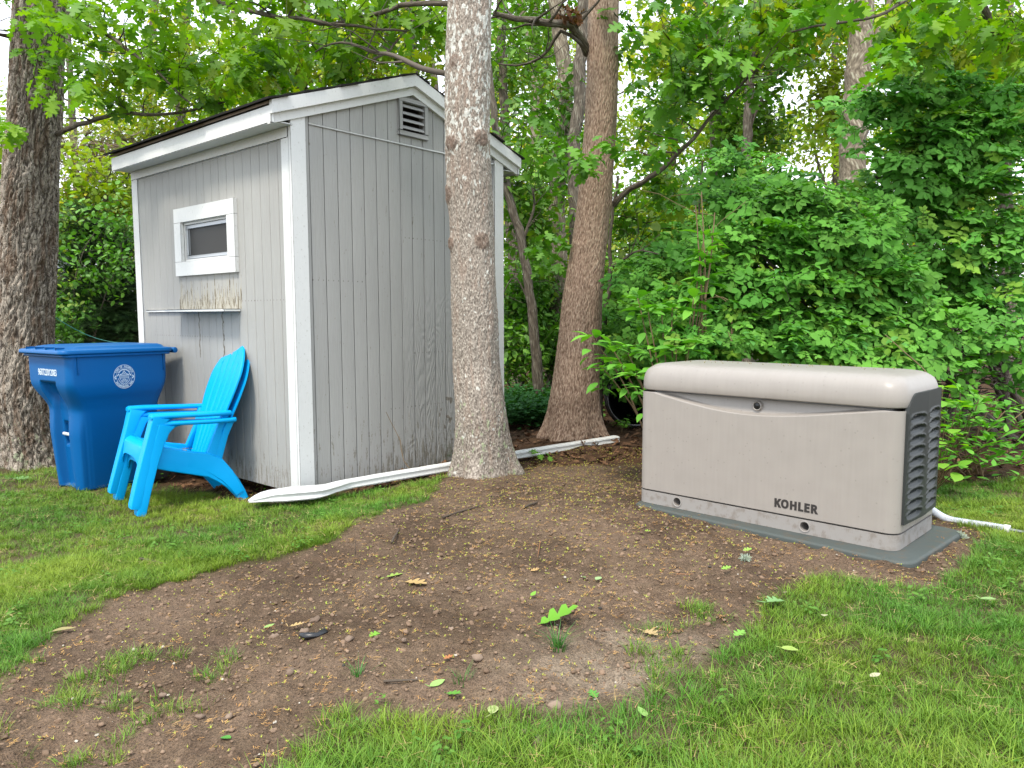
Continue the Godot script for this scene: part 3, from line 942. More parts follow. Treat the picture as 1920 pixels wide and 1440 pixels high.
func crown(par: Node3D, o: Vector3, kind: String, m: Material, blobs: Array, c0: Color, c1: Color, s0 := 0.8, s1 := 1.25, tilt := 0.5, lean := 0.0) -> void:
	var trs := [[], [], []]
	var cols := [[], [], []]
	for bl in blobs:
		var ctr: Vector3 = bl[0]
		var rad: Vector3 = bl[1]
		for i in int(bl[2]):
			var q := rdir() * pow(rng.randf(), 0.42)
			var p := ctr + q * rad - o
			var k := rng.randi() % 3
			var tr := turned(p, rv(0, TAU), rv(-tilt, tilt), rv(-tilt, tilt), rv(s0, s1))
			tr.basis = Basis(Vector3.RIGHT, lean + rv(-0.25, 0.25)) * tr.basis
			trs[k].append(tr)
			var c := c0.lerp(c1, rng.randf())
			c *= rv(0.78, 1.2)
			if rng.randf() < 0.08: c = Color(c.r * 1.7, c.g * 1.15, c.b)
			cols[k].append(c)
	for k in 3:
		if trs[k].size() > 0:
			var mm := many(par, "foliage" if k == 0 else "foliage_%03d" % k, SP[kind][k], m, trs[k], cols[k])
	return
func tints(key: String, m: StandardMaterial3D, cols: Array) -> Array:
	if not M.has(key):
		var l := []
		for c in cols:
			var d: StandardMaterial3D = m.duplicate()
			d.albedo_color = c.linear_to_srgb()
			l.append(d)
		M[key] = l
	return M[key]
# leaves of a twig tip, each a piece of its own
func tip(par: Node3D, p: Vector3, kind: String, n: int, l0: float, l1: float, mats: Array, r0: float, r1: float, rise := 0.0) -> void:
	for i in n:
		var ln := rv(l0, l1)
		var e := Vector3(rv(-0.35, 0.35), TAU * i / n + rv(-0.4, 0.4), rv(r0, r1) + rise * float(i) / n)
		var tr := Transform3D(Basis.from_euler(e), p + Vector3(rv(-.015, .015), rv(-.03, .03), rv(-.015, .015)))
		tr = tr.translated_local(Vector3(0.015, 0, 0))
		tr.basis = tr.basis.scaled_local(Vector3.ONE * ln)
		piece(par, "leaf", SP[kind][rng.randi() % 4], mats[rng.randi() % mats.size()], tr)

func big_trees() -> void:
	sprays()
	var oakc := tints("oak_tints", M.leafA, [Color(0.178, 0.367, 0.033), Color(0.126, 0.285, 0.028), Color(0.251, 0.432, 0.039), Color(0.156, 0.331, 0.039)])
	# --- left trunk
	var pa := onto(48, 878)
	pa.z -= 0.25
	var path := [pa + Vector3(0, -0.15, 0), at(48, 760, 6.85), at(50, 620, 6.8), at(54, 480, 6.7), at(58, 340, 6.5), at(66, 200, 6.3), at(72, 60, 6.1), at(78, -120, 6.0), at(84, -330, 5.9)]
	var A := thing("oak_tree", "thick dark furrowed oak trunk at the left edge behind the blue cart", "tree", pa)
	part(A, "trunk", trunk_mesh(local(path, pa), [.252, .224, .216, .210, .203, .186, .170, .162, .145], 0, 0.07, [[4.9, 1.75, 0.07, 0.035], [5.6, 2.05, 0.06, 0.04], [4.2, 1.35, 0.09, 0.03], [4.0, 2.4, 0.05, 0.02], [5.0, 2.65, 0.06, 0.02], [4.3, 1.9, 0.08, 0.03]], 0.15), M.bark0)
	limb(A, pa, [at(104, 252, 6.4), at(135, 240, 6.2), at(180, 222, 6.0), at(240, 214, 5.8), at(330, 213, 5.6), at(420, 190, 5.4)], 0.022, 0.006, M.dark_bark, "limb", 10)
	limb(A, pa, [at(105, 40, 6.1), at(190, 60, 5.8), at(255, 105, 5.5), at(310, 150, 5.3), at(360, 200, 5.1)], 0.02, 0.004, M.dark_bark, "limb", 12)
	limb(A, pa, [at(95, -60, 6.0), at(260, -60, 5.4), at(430, 10, 5.0), at(600, 40, 4.8), at(760, 60, 4.7)], 0.035, 0.006, M.dark_bark, "limb", 16)
	limb(A, pa, [at(30, 70, 6.1), at(-20, 60, 5.9), at(-80, 20, 5.7)], 0.016, 0.006, M.dark_bark, "limb", 4)
	limb(A, pa, [at(100, 40, 6.0), at(40, 58, 5.6), at(-10, 55, 5.3)], 0.012, 0.004, M.dark_bark, "limb", 3)
	var spots := []
	for i in 42:
		var u := rv(110, 560)
		var w := rv(-20, 250) * (1.0 - 0.35 * smoothstep(300, 560, u))
		if i < 4: u = rv(20, 110); w = rv(-10, 40)
		elif i < 8: u = rv(-15, 25); w = rv(120, 260)
		spots.append(at(u, w, rv(4.4, 5.9)))
	for p in spots: tip(A, p - pa, "leaf_oak", 7, 0.085, 0.14, oakc, -0.8, 0.1)
	crown(A, pa, "oak", M.leafA, [[at(300, 50, 5.4), Vector3(1.0, 0.5, 0.9), 50], [at(500, 50, 5.2), Vector3(0.9, 0.4, 0.8), 48], [at(700, 40, 5.3), Vector3(0.8, 0.35, 0.8), 24], [at(380, 170, 5.8), Vector3(0.8, 0.22, 0.6), 40], [at(150, 100, 5.8), Vector3(0.35, 0.5, 0.6), 30], [at(450, -110, 5.2), Vector3(1.7, 0.3, 0.8), 40], [at(30, -90, 5.6), Vector3(0.8, 0.4, 0.8), 20]], Color(0.126, 0.285, 0.028), Color(0.251, 0.432, 0.039))
	# --- the trunk before the shed
	var pb := onto(908, 893)
	pb.z -= 0.16
	path = [pb + Vector3(0, -0.12, 0), at(902, 780, 4.75), at(893, 690, 4.75), at(889, 560, 4.72), at(886, 450, 4.7), at(879, 330, 4.66), at(876, 200, 4.62), at(879, 60, 4.6), at(884, -100, 4.6), at(888, -300, 4.6)]
	var B := thing("oak_tree", "grey trunk with pale lichen patches standing before the shed's gable", "tree", pb)
	part(B, "trunk", trunk_mesh(local(path, pb), [.175, .158, .146, .138, .135, .134, .133, .128, .123, .12], 1, 0.06, KNOTS_B, 0.12), M.bark1)
	limb(B, pb, [at(838, 137, 4.62), at(790, 128, 4.6), at(745, 108, 4.7), at(700, 96, 4.8), at(640, 78, 4.9), at(590, 100, 5.0)], 0.018, 0.005, M.greytwig, "limb", 8)
	limb(B, pb, [at(840, 5, 4.62), at(760, 10, 4.7), at(700, 28, 4.8), at(600, 48, 5.0), at(560, 20, 5.1)], 0.017, 0.006, M.wood_bark, "limb", 6)
	limb(B, pb, [at(700, 110, 4.8), at(735, 90, 4.9), at(738, 60, 5.0), at(720, 30, 5.0)], 0.008, 0.004, M.greytwig, "limb", 14)
	crown(B, pb, "oak", M.leafA, [[at(640, 60, 5.2), Vector3(0.6, 0.35, 0.5), 22], [at(760, 40, 5.4), Vector3(0.4, 0.35, 0.4), 18]], Color(0.095, 0.230, 0.026), Color(0.178, 0.350, 0.033))
	# --- the reddish trunk
	var pc := onto(1075, 822)
	pc.z -= 0.2
	path = [pc + Vector3(0, -0.12, 0), at(1078, 740, 5.95), at(1084, 660, 5.95), at(1092, 560, 5.92), at(1107, 440, 5.88), at(1119, 320, 5.8), at(1127, 200, 5.72), at(1131, 60, 5.65), at(1134, -120, 5.6), at(1137, -300, 5.6)]
	var C := thing("oak_tree", "leaning reddish brown trunk between the lichened trunk and the generator", "tree", pc)
	part(C, "trunk", trunk_mesh(local(path, pc), [.205, .185, .165, .143, .127, .119, .113, .107, .104, .10], 2, 0.075, [[4.3, 1.62, 0.03, 0.012], [6.2, 1.95, 0.05, 0.02]], 0.12), M.bark2)
	limb(C, pc, [at(1099, 98, 5.68), at(1082, 62, 5.5), at(1066, 44, 5.4), at(1030, 44, 5.3), at(975, 38, 5.25), at(925, 28, 5.2)], 0.035, 0.016, M.wood_bark, "limb", 10)
	limb(C, pc, [at(1098, 95, 5.66), at(1080, 75, 5.5), at(1050, 60, 5.5), at(1020, 105, 5.6), at(985, 122, 5.7), at(935, 122, 5.8)], 0.016, 0.006, M.dark_bark, "limb", 8)
	limb(C, pc, [at(1060, 44, 5.4), at(1080, 30, 5.4), at(1100, 20, 5.4)], 0.01, 0.006, M.dark_bark, "limb", 3)
	limb(C, pc, [at(1148, 385, 5.85), at(1175, 358, 5.75), at(1205, 340, 5.6), at(1230, 323, 5.5), at(1290, 270, 5.3), at(1340, 210, 5.2), at(1420, 130, 5.0)], 0.024, 0.007, M.wood_bark, "limb", 14)
	limb(C, pc, [at(1150, 500, 5.9), at(1175, 482, 5.8), at(1200, 470, 5.7), at(1235, 476, 5.6)], 0.012, 0.004, M.dark_bark, "limb", 5)
	var cc := tints("oak_green", M.leafB, [Color(0.115, 0.294, 0.028), Color(0.095, 0.239, 0.026), Color(0.156, 0.350, 0.037)])
	for q in [[1060, 275, 5.0], [1085, 300, 5.0], [1045, 300, 5.1], [1110, 290, 5.2], [1100, 315, 5.1], [1150, 268, 5.2], [1180, 285, 5.2], [1215, 290, 5.1], [1240, 270, 5.0], [1130, 262, 5.3], [1020, 470, 5.9], [1045, 490, 5.9], [1000, 460, 6.0], [1060, 460, 5.9], [1030, 440, 6.0], [1015, 500, 6.0], [1260, 240, 5.2], [1310, 150, 5.1], [1360, 130, 5.0], [1340, 180, 5.2], [1250, 160, 5.4]]:
		tip(C, at(q[0], q[1], q[2]) - pc, "leaf_oak", 7, 0.09, 0.14, cc, -0.9, 0.0)
	crown(C, pc, "oak", M.leafB, [[at(1330, 120, 5.2), Vector3(0.55, 0.35, 0.5), 40], [at(1260, 30, 5.3), Vector3(0.5, 0.3, 0.5), 40], [at(1020, 260, 6.6), Vector3(0.35, 0.3, 0.3), 14], [at(1250, 330, 6.0), Vector3(0.3, 0.3, 0.3), 16], [at(1240, 210, 5.8), Vector3(0.4, 0.3, 0.4), 20], [at(1200, -120, 5.4), Vector3(1.0, 0.3, 0.6), 20]], Color(0.095, 0.239, 0.026), Color(0.167, 0.358, 0.037))
	# dead leaves caught in the crotch of the limb
	var nest := thing("leaf_nest", "clump of dead brown leaves caught where the reddish trunk's top limb forks", "nest", at(1066, 34, 5.4))
	var brown := tints("dead", M.leafS, [Color(0.13, 0.055, 0.025), Color(0.09, 0.04, 0.02), Color(0.2, 0.09, 0.045)])
	for i in 46:
		var e := Vector3(rv(-PI, PI), rv(0, TAU), rv(-PI, PI))
		var tr := Transform3D(Basis.from_euler(e).scaled(Vector3.ONE * rv(0.05, 0.085)), rdir() * 0.055 * Vector3(1.2, 0.8, 1.0))
		piece(nest, "leaf", SP.leaf_oak[rng.randi() % 4], brown[rng.randi() % 3], tr)
	# limb that reaches in from a tree outside the right edge
	var pr := Vector3(5.9, gh(5.9, -6.4), -6.4)
	var R := thing("maple_tree", "tree beyond the right edge whose bough hangs large leaves into the top corner", "tree", pr)
	limb(R, pr, [pr, pr + Vector3(0.05, 1.5, 0), pr + Vector3(-0.05, 3.0, 0.1), pr + Vector3(0, 5.0, 0.1)], 0.17, 0.12, M.wood_bark, "trunk")
	limb(R, pr, [pr + Vector3(-0.02, 1.9, 0.1), at(1935, 105, 5.6), at(1895, 85, 5.5), at(1865, 60, 5.4), at(1850, 25, 5.3), at(1820, -40, 5.2)], 0.05, 0.025, M.dark_bark, "limb", 12)
	limb(R, pr, [pr + Vector3(-0.02, 2.9, 0.1), at(1900, -80, 5.0), at(1760, -30, 4.6), at(1640, 30, 4.4), at(1540, 50, 4.4), at(1480, 60, 4.5)], 0.03, 0.006, M.dark_bark, "limb", 16)
	for i in 40:
		var u := rv(1480, 1930)
		var w := rv(-20, 90) + 40.0 * sin(u * 0.02)
		if u > 1570 and u < 1650 and w > 0: continue
		tip(R, at(u, w, rv(3.9, 5.2)) - pr, "leaf_oak", 6, 0.09, 0.15, oakc if u > 1750 or i % 3 == 0 else cc, -0.8, 0.1)
	crown(R, pr, "oak", M.leafA, [[at(1850, 40, 5.4), Vector3(0.8, 0.4, 0.7), 60], [at(1510, 20, 5.2), Vector3(0.4, 0.25, 0.5), 26], [at(1720, 40, 5.2), Vector3(0.35, 0.25, 0.5), 26], [at(1880, 150, 6.2), Vector3(0.6, 0.35, 0.5), 50], [at(1700, -120, 5.0), Vector3(1.4, 0.3, 0.7), 30]], Color(0.126, 0.285, 0.028), Color(0.251, 0.432, 0.039))

# ---------------------------------------------------------------- trees behind
func far_tree(label: String, px: Array, d: float, r0: float, r1: float, m: Material, forks: Array, blobs: Array, kind: String, lm: Material, c0: Color, c1: Color, s0 := 0.85, s1 := 1.3, called := "woodland_tree") -> Node3D:
	var path := []
	for q in px: path.append(at(q[0], q[1], d + (q[2] if q.size() > 2 else 0.0)))
	var b0: Vector3 = path[0]
	b0.y = gh(b0.x, b0.z)
	path.push_front(b0 + Vector3(0, -0.08, 0))
	var t := thing(called, label, "tree", b0, 0.0, "trees standing in the wood behind")
	limb(t, b0, path, r0, r1, m, "trunk")
	for f in forks:
		var fp := []
		for q in f[0]: fp.append(at(q[0], q[1], d + (q[2] if q.size() > 2 else 0.0)))
		limb(t, b0, fp, f[1], f[1] * 0.45, m, "limb", 6)
	var bl := []
	for q in blobs: bl.append([at(q[0], q[1], d + q[2]), Vector3(q[3], q[4], q[5]), int(q[6] * ((0.95 if q[0] > 1150 else 0.46) if q[1] < 350 else 0.75))])
	crown(t, b0, kind, lm, bl, c0, c1, s0, s1, 0.6)
	return t
func far_trees() -> void:
	var g0 := Color(0.103, 0.254, 0.029)
	var g1 := Color(0.188, 0.367, 0.040)
	var y0 := Color(0.226, 0.411, 0.040)
	var y1 := Color(0.460, 0.525, 0.054)
	var d0 := g0
	var d1 := g1
	far_tree("slim crooked grey sapling just right of the shed's far corner", [[1010, 760], [1003, 640], [992, 540], [975, 440], [950, 350], [928, 230], [915, 100]], 7.8, 0.06, 0.03, M.wood_bark, [[[[978, 460], [992, 420], [1002, 390], [998, 350]], 0.02], [[[997, 580], [965, 520], [940, 560]], 0.012]], [[970, 300, 0.2, 0.35, 0.5, 0.3, 40], [1000, 400, 0.4, 0.3, 0.35, 0.3, 30]], "clump", M.leafB, g0, g1)
	far_tree("straight grey trunk seen just behind the slim crooked sapling", [[972, 690], [968, 560], [960, 450], [952, 330], [945, 180], [938, -20], [934, -120]], 10.5, 0.085, 0.05, M.wood_bark, [[[[952, 330], [1000, 290], [1040, 280]], 0.02]], [[960, 120, 0.3, 0.7, 0.9, 0.6, 120], [980, 500, 0.8, 0.4, 0.5, 0.4, 45]], "clump", M.leafB, g0, y0)
	far_tree("thin bare grey stem close behind the leaning reddish trunk", [[1126, 780], [1130, 650], [1141, 540], [1146, 430], [1158, 330]], 6.7, 0.03, 0.012, M.wood_bark, [], [[1180, 420, 0.2, 0.25, 0.3, 0.2, 16]], "clump", M.leafB, g0, g1)
	far_tree("grey trunk left of the reddish one with a bend below the leaf nest", [[1040, 660], [1050, 500], [1043, 400], [1050, 300], [1062, 190], [1052, 90], [1040, -30], [1036, -140]], 9.2, 0.11, 0.08, M.pale_bark, [[[[1058, 200], [1080, 120], [1100, 30], [1110, -60]], 0.05]], [[1030, 330, 0.6, 0.5, 0.4, 0.4, 50], [1010, 40, 0.4, 0.6, 0.6, 0.5, 70]], "clump", M.leafB, g0, y0)
	far_tree("dark trunk half hidden along the left side of the reddish one", [[1084, 660], [1080, 420], [1076, 300], [1086, 180], [1093, 0], [1096, -120]], 8.6, 0.085, 0.06, M.dark_bark, [], [[1060, 210, 0.3, 0.35, 0.35, 0.3, 30], [1070, 330, 0.5, 0.3, 0.3, 0.3, 26]], "clump", M.leafB, d0, g0)
	far_tree("pale forked trunk high between the lichened and the reddish trunks", [[1008, 640], [1004, 400], [1004, 200], [996, 90], [980, 20], [965, -90]], 13.0, 0.11, 0.06, M.pale_bark, [[[[1000, 130], [1006, 40], [1004, -80]], 0.07]], [[1000, 180, 1.0, 0.9, 1.3, 0.8, 150], [1030, 440, 1.5, 0.9, 0.7, 0.6, 90]], "clump", M.leafA, y0, y1)
	far_tree("dark double trunk just right of the reddish one's bough", [[1340, 640], [1342, 300], [1346, 120], [1362, -20], [1368, -120]], 11.0, 0.11, 0.07, M.wood_bark, [[[[1344, 250], [1330, 100], [1318, -80]], 0.06]], [[1290, 80, 0.4, 0.8, 0.7, 0.6, 110], [1250, 420, 0.4, 0.8, 0.9, 0.6, 150], [1180, 560, 0.2, 0.5, 0.6, 0.5, 60]], "clump", M.leafA, g1, y1)
	far_tree("slim dark trunk between the double trunk and the pale forked one", [[1398, 620], [1400, 300], [1410, 120], [1424, -20], [1430, -120]], 10.0, 0.075, 0.05, M.dark_bark, [[[[1402, 250], [1440, 160], [1490, 100]], 0.025]], [[1420, 80, 0.4, 0.7, 0.6, 0.5, 90], [1400, 250, 0.6, 0.5, 0.4, 0.4, 60]], "clump", M.leafB, g0, g1)
	far_tree("pale grey forked trunk rising above the bush at the right", [[1584, 600], [1594, 400], [1600, 260], [1610, 120], [1618, 0], [1620, -120]], 8.8, 0.16, 0.125, M.pale_bark, [[[[1604, 150], [1630, 95], [1652, 50], [1680, -40]], 0.05]], [[1500, 40, 0.6, 0.6, 0.5, 0.5, 60], [1560, 200, 1.0, 0.3, 0.5, 0.4, 30], [1700, 60, 1.0, 0.9, 0.5, 0.6, 120]], "clump", M.leafA, g1, y1)
	far_tree("dark trunk behind the shed roof near its left eave", [[330, 640], [335, 300], [345, 120], [350, -60], [352, -120]], 12.0, 0.10, 0.07, M.dark_bark, [], [[330, 130, 0.0, 1.2, 1.0, 0.8, 190], [250, 230, 0.4, 0.7, 0.5, 0.6, 70]], "clump", M.leafA, g1, y1)
	far_tree("dark trunk behind the middle of the shed roof", [[556, 640], [560, 250], [566, 120], [570, -40], [572, -120]], 11.0, 0.12, 0.09, M.dark_bark, [[[[562, 200], [520, 110], [470, 60]], 0.03]], [[560, 120, -0.4, 1.1, 0.9, 0.7, 200], [460, 190, 0.2, 0.8, 0.5, 0.5, 90], [680, 120, 0.0, 0.7, 0.5, 0.5, 110]], "clump", M.leafA, g1, y1)
	far_tree("trunk hidden behind the shed's ridge and the lichened trunk", [[780, 640], [776, 250], [770, 80], [765, -80]], 10.0, 0.10, 0.08, M.wood_bark, [], [[770, 90, 0.2, 0.7, 0.7, 0.5, 120], [690, 40, 0.4, 0.7, 0.5, 0.5, 90]], "clump", M.leafA, g1, y1)
	far_tree("small yellow green tree in the gap between left trunk and shed", [[180, 640], [176, 500], [190, 400], [210, 300]], 8.6, 0.035, 0.014, M.wood_bark, [[[[186, 420], [150, 350], [130, 320]], 0.012], [[[195, 380], [240, 330], [255, 300]], 0.012]], [[190, 330, 0.0, 0.5, 0.32, 0.4, 60], [140, 400, 0.1, 0.3, 0.35, 0.3, 40], [225, 420, 0.2, 0.25, 0.4, 0.3, 30], [20, 300, 0.6, 0.4, 0.5, 0.4, 45]], "clump", M.leafA, y0, y1, 0.8, 1.2)
	far_tree("tree with bright leaves at the right edge above the dark bush", [[1890, 620], [1885, 400], [1880, 200], [1890, 0], [1895, -120]], 11.0, 0.11, 0.08, M.dark_bark, [], [[1870, 130, -0.6, 0.9, 0.8, 0.7, 190], [1790, 230, 0.2, 0.7, 0.5, 0.5, 80]], "clump", M.leafA, y0, y1)
	# farther back: fourteen trees that close the view, with leaves down to the ground
	var k := 0
	var names := ["behind the left trunk", "over the cart", "above the shed's left eave", "behind the shed roof", "behind the shed's ridge", "behind the lichened trunk", "right of the shed", "left of the reddish trunk", "behind the reddish trunk", "above the generator's left end", "behind the big bush", "behind the pale forked trunk", "toward the right edge", "at the right edge"]
	for u in [-40, 130, 290, 450, 620, 800, 930, 1020, 1130, 1250, 1400, 1560, 1720, 1890]:
		var d := [19.0, 24.0, 18.0, 22.0, 17.0, 21.0, 25.0, 18.5, 23.0, 19.5, 17.5, 22.0, 18.0, 21.0][k] as float
		var up := rv(90, 200)
		far_tree("far tree showing pale leaf through the gaps, " + names[k], [[u, 600], [u + rv(-15, 15), 420], [u + rv(-20, 20), 200], [u + rv(-25, 25), -20]], d, 0.15, 0.08, M.wood_bark, [[[[u, 380], [u + rv(-80, 80), 250], [u + rv(-120, 120), 160]], 0.05]], [[u, 560, 0.0, 1.7, 1.0, 1.2, 150], [u + 30, 420, 0.5, 1.7, 1.1, 1.2, 140], [u - 30, 260, 0.0, 1.5, 1.0, 1.2, 75], [u, up - 30, 0.0, 1.6, 1.0, 1.2, 34]], "clump", M.leafA, y0 if k % 2 == 0 else g1, y1, 1.3, 2.0)
		k += 1
	# brown, twiggy bush beyond the gap at the left
	var bp := at(200, 620, 10.5)
	bp.y = gh(bp.x, bp.z)
	var bt := thing("bare_tree", "leafless tangle of brown twigs seen between left trunk and shed eave", "tree", bp)
	limb(bt, bp, [bp, at(205, 500, 10.5), at(200, 400, 10.5), at(205, 300, 10.5)], 0.06, 0.02, M.wood_bark, "trunk", 4)
	var b := MB.new()
	for i in 420:
		var p := at(rv(110, 290), rv(270, 470), rv(10.0, 11.2)) - bp
		var d := Vector3(rv(-1, 1), rv(-0.5, 0.7), rv(-1, 1)).normalized()
		var l := rv(0.2, 0.6)
		b.tube([p, p + d * l * 0.5 + rdir() * 0.04, p + d * l + rdir() * 0.08 - Vector3(0, 0.05, 0)], [0.006, 0.005, 0.002], 4, false)
	var tw := part(bt, "twigs", b.mesh(), mat(Color(0.22, 0.155, 0.11), 0.9, 0.2))
	tw.set_meta("kind", "stuff")
	crown(bt, bp, "needle", M.needle, [[at(200, 290, 10.6), Vector3(0.6, 0.35, 0.4), 60]], Color(0.16, 0.17, 0.06), Color(0.25, 0.2, 0.09), 1.2, 2.0, 0.8)

# ---------------------------------------------------------------- shrubs
func shrub(called: String, label: String, base: Vector3, stems: Array, sr: float, kind: String, m: Material, blobs: Array, c0: Color, c1: Color, s0: float, s1: float, tilt: float, cat := "bush", group := "", lean := 0.0) -> Node3D:
	var t := thing(called, label, cat, base, 0.0, group)
	for s in stems: limb(t, base, s, sr, sr * 0.35, M.dark_bark, "stem", 8)
	crown(t, base, kind, m, blobs, c0, c1, s0, s1, tilt, lean)
	return t
func on_ground(p: Vector3) -> Vector3: return Vector3(p.x, gh(p.x, p.z), p.z)
func hedge() -> void:
	var s0 := Color(0.075, 0.245, 0.03)
	var s1 := Color(0.165, 0.40, 0.055)
	var k0 := s0
	var k1 := s1
	var lt := tints("bush_tints", M.leafS, [Color(0.102, 0.297, 0.060), Color(0.128, 0.340, 0.076), Color(0.085, 0.255, 0.051)])
	# near bush behind the generator: flat leafy layers
	var bp := on_ground(Vector3(2.35, 0, -5.1))
	var layers := []
	for q in [[1370, 610, 4.5, 30], [1500, 640, 4.45, 40], [1300, 640, 4.3, 24], [1600, 600, 4.6, 40], [1440, 540, 4.6, 36], [1560, 520, 4.7, 36], [1420, 450, 4.8, 34], [1540, 440, 4.7, 40], [1640, 520, 4.7, 34], [1700, 600, 4.6, 30], [1500, 380, 4.9, 40], [1400, 370, 5.2, 30], [1620, 430, 4.9, 34], [1340, 560, 4.9, 26], [1600, 660, 4.4, 30], [1250, 580, 5.0, 22], [1330, 480, 5.2, 24], [1680, 680, 4.4, 18], [1230, 520, 5.4, 20]]:
		layers.append([at(q[0], q[1], q[2] + 0.2), Vector3(0.32, 0.13, 0.24), int(q[3] * 1.9)])
	for q in [[1450, 560, 5.4], [1550, 500, 5.5], [1350, 560, 5.6], [1640, 560, 5.5], [1500, 420, 5.6], [1400, 640, 5.3]]:
		layers.append([at(q[0], q[1], q[2]), Vector3(0.5, 0.35, 0.4), 30])
	var stems := []
	for i in 9:
		var e := at(rv(1300, 1700), rv(400, 620), rv(4.7, 5.5))
		stems.append([bp + Vector3(rv(-.3, .3), -0.03, rv(-.2, .2)), bp.lerp(e, 0.5) + Vector3(0, 0.3, 0), e])
	var hb := shrub("honeysuckle_bush", "broad bush of flat leafy layers rising right behind the generator", bp, stems, 0.02, "spray", M.leafS, layers, s0, s1, 0.62, 1.25, 0.5, "bush", "bushes massed behind the generator", 0.5)
	for i in 30:
		var q: Array = layers[rng.randi() % 19]
		var p: Vector3 = q[0] + rdir() * Vector3(0.28, 0.07, 0.1) + Vector3(0, 0.03, 0.2) - bp
		tip(hb, p, "leaf_ovate", 9, 0.055, 0.08, lt, -0.2, 0.25)
	# taller bush at upper right
	bp = on_ground(Vector3(4.2, 0, -6.6))
	layers = []
	for q in [[1660, 210, 5.9, 50], [1740, 170, 5.8, 50], [1800, 240, 5.7, 60], [1720, 280, 5.7, 60], [1860, 200, 5.8, 50], [1780, 330, 5.6, 50], [1860, 330, 5.5, 44], [1900, 420, 5.4, 50], [1740, 400, 5.7, 50], [1840, 480, 5.4, 40], [1900, 560, 5.3, 44], [1680, 360, 5.9, 40], [1790, 560, 5.5, 34], [1880, 260, 5.7, 40], [1740, 500, 5.7, 40], [1890, 630, 5.0, 26], [1800, 640, 5.2, 22], [1915, 700, 4.9, 16]]:
		layers.append([at(q[0], q[1], q[2]), Vector3(0.46, 0.2, 0.3), int(q[3] * 1.15)])
	for q in [[1800, 450, 6.4], [1700, 330, 6.6], [1850, 560, 6.3], [1760, 240, 6.6], [1650, 450, 6.5]]:
		layers.append([at(q[0], q[1], q[2]), Vector3(0.55, 0.4, 0.4), 22])
	stems = []
	for q in [[1845, 330], [1860, 420], [1760, 320], [1640, 330], [1700, 230], [1900, 500], [1790, 560]]:
		var e := at(q[0], q[1], rv(5.6, 6.3))
		stems.append([bp + Vector3(rv(-.4, .4), -0.03, rv(-.2, .2)), bp.lerp(e, 0.5) + Vector3(rv(-.1, .1), 0.35, 0), e])
	shrub("honeysuckle_bush", "taller blue green bush spreading over the upper right", bp, stems, 0.028, "spray", M.leafS, layers, Color(0.10, 0.31, 0.045), Color(0.20, 0.47, 0.08), 0.7, 1.35, 0.5, "bush", "bushes massed behind the generator", 0.5)
	# darker bush between reddish trunk and the broad bush
	bp = on_ground(Vector3(1.9, 0, -7.4))
	layers = []
	for q in [[1380, 320, 7.2, 50], [1400, 380, 7.0, 60], [1330, 430, 6.9, 50], [1270, 500, 6.6, 50], [1200, 620, 6.4, 50], [1240, 660, 5.9, 40], [1180, 690, 6.8, 40], [1320, 640, 5.9, 50]]:
		layers.append([at(q[0], q[1], q[2]), Vector3(0.42, 0.22, 0.35), int(q[3] * 1.35)])
	stems = []
	for i in 7:
		var e := at(rv(1200, 1500), rv(280, 560), rv(6.6, 7.3))
		stems.append([bp + Vector3(rv(-.4, .4), -0.03, rv(-.2, .2)), bp.lerp(e, 0.5) + Vector3(rv(-.1, .1), 0.3, 0), e])
	shrub("honeysuckle_bush", "darker bush set farther back, right of the reddish trunk", bp, stems, 0.022, "spray", M.leafS, layers, k0, k1, 0.7, 1.3, 0.5, "bush", "bushes massed behind the generator", 0.5)
	# bare dark branches low at the right
	bp = on_ground(Vector3(3.9, 0, -5.6))
	var t := thing("dead_bush", "tangle of bare dark branches under the bushes at the right edge", "bush", bp)
	for q in [[1740, 660, 1800, 610, 1870, 560], [1760, 690, 1840, 670, 1930, 690], [1730, 640, 1790, 650, 1860, 640]]:
		limb(t, bp, [bp + Vector3(rv(-.2, .2), -0.02, 0), at(q[0], q[1], 5.5), at(q[2], q[3], 5.4), at(q[4], q[5], 5.4)], 0.03, 0.012, M.dark_bark, "branch", 14)
	var b := MB.new()
	for i in 120:
		var p := at(rv(1720, 1930), rv(590, 740), rv(5.2, 6.2)) - bp
		var d := Vector3(rv(-1, 1), rv(-0.4, 0.5), rv(-.6, .6)).normalized()
		var l := rv(0.15, 0.5)
		b.tube([p, p + d * l * 0.5 + rdir() * 0.03, p + d * l + rdir() * 0.06], [0.005, 0.004, 0.002], 4, false)
	part(t, "twigs", b.mesh(), M.twig).set_meta("kind", "stuff")
	# low bright shrub right of the generator: rosettes of single leaves
	bp = on_ground(Vector3(2.62, 0, -4.35))
	t = thing("azalea_shrub", "low bright green shrub beside the generator's louvred end", "shrub", bp)
	var at_t := tints("azalea_tints", M.leafS, [Color(0.145, 0.391, 0.051), Color(0.187, 0.459, 0.060), Color(0.119, 0.340, 0.048)])
	var tops := [[1800, 735, 4.3], [1835, 748, 4.3], [1885, 770, 4.3], [1850, 800, 4.2], [1905, 800, 4.3], [1810, 800, 4.2], [1870, 830, 4.15], [1830, 840, 4.1], [1790, 850, 4.1], [1800, 770, 4.2], [1860, 760, 4.4], [1900, 840, 4.2], [1840, 870, 4.1], [1765, 860, 4.0], [1875, 865, 4.1], [1785, 820, 4.1], [1820, 775, 4.2], [1865, 795, 4.3], [1920, 770, 4.4], [1780, 790, 4.2], [1905, 870, 4.2], [1850, 835, 4.05]]
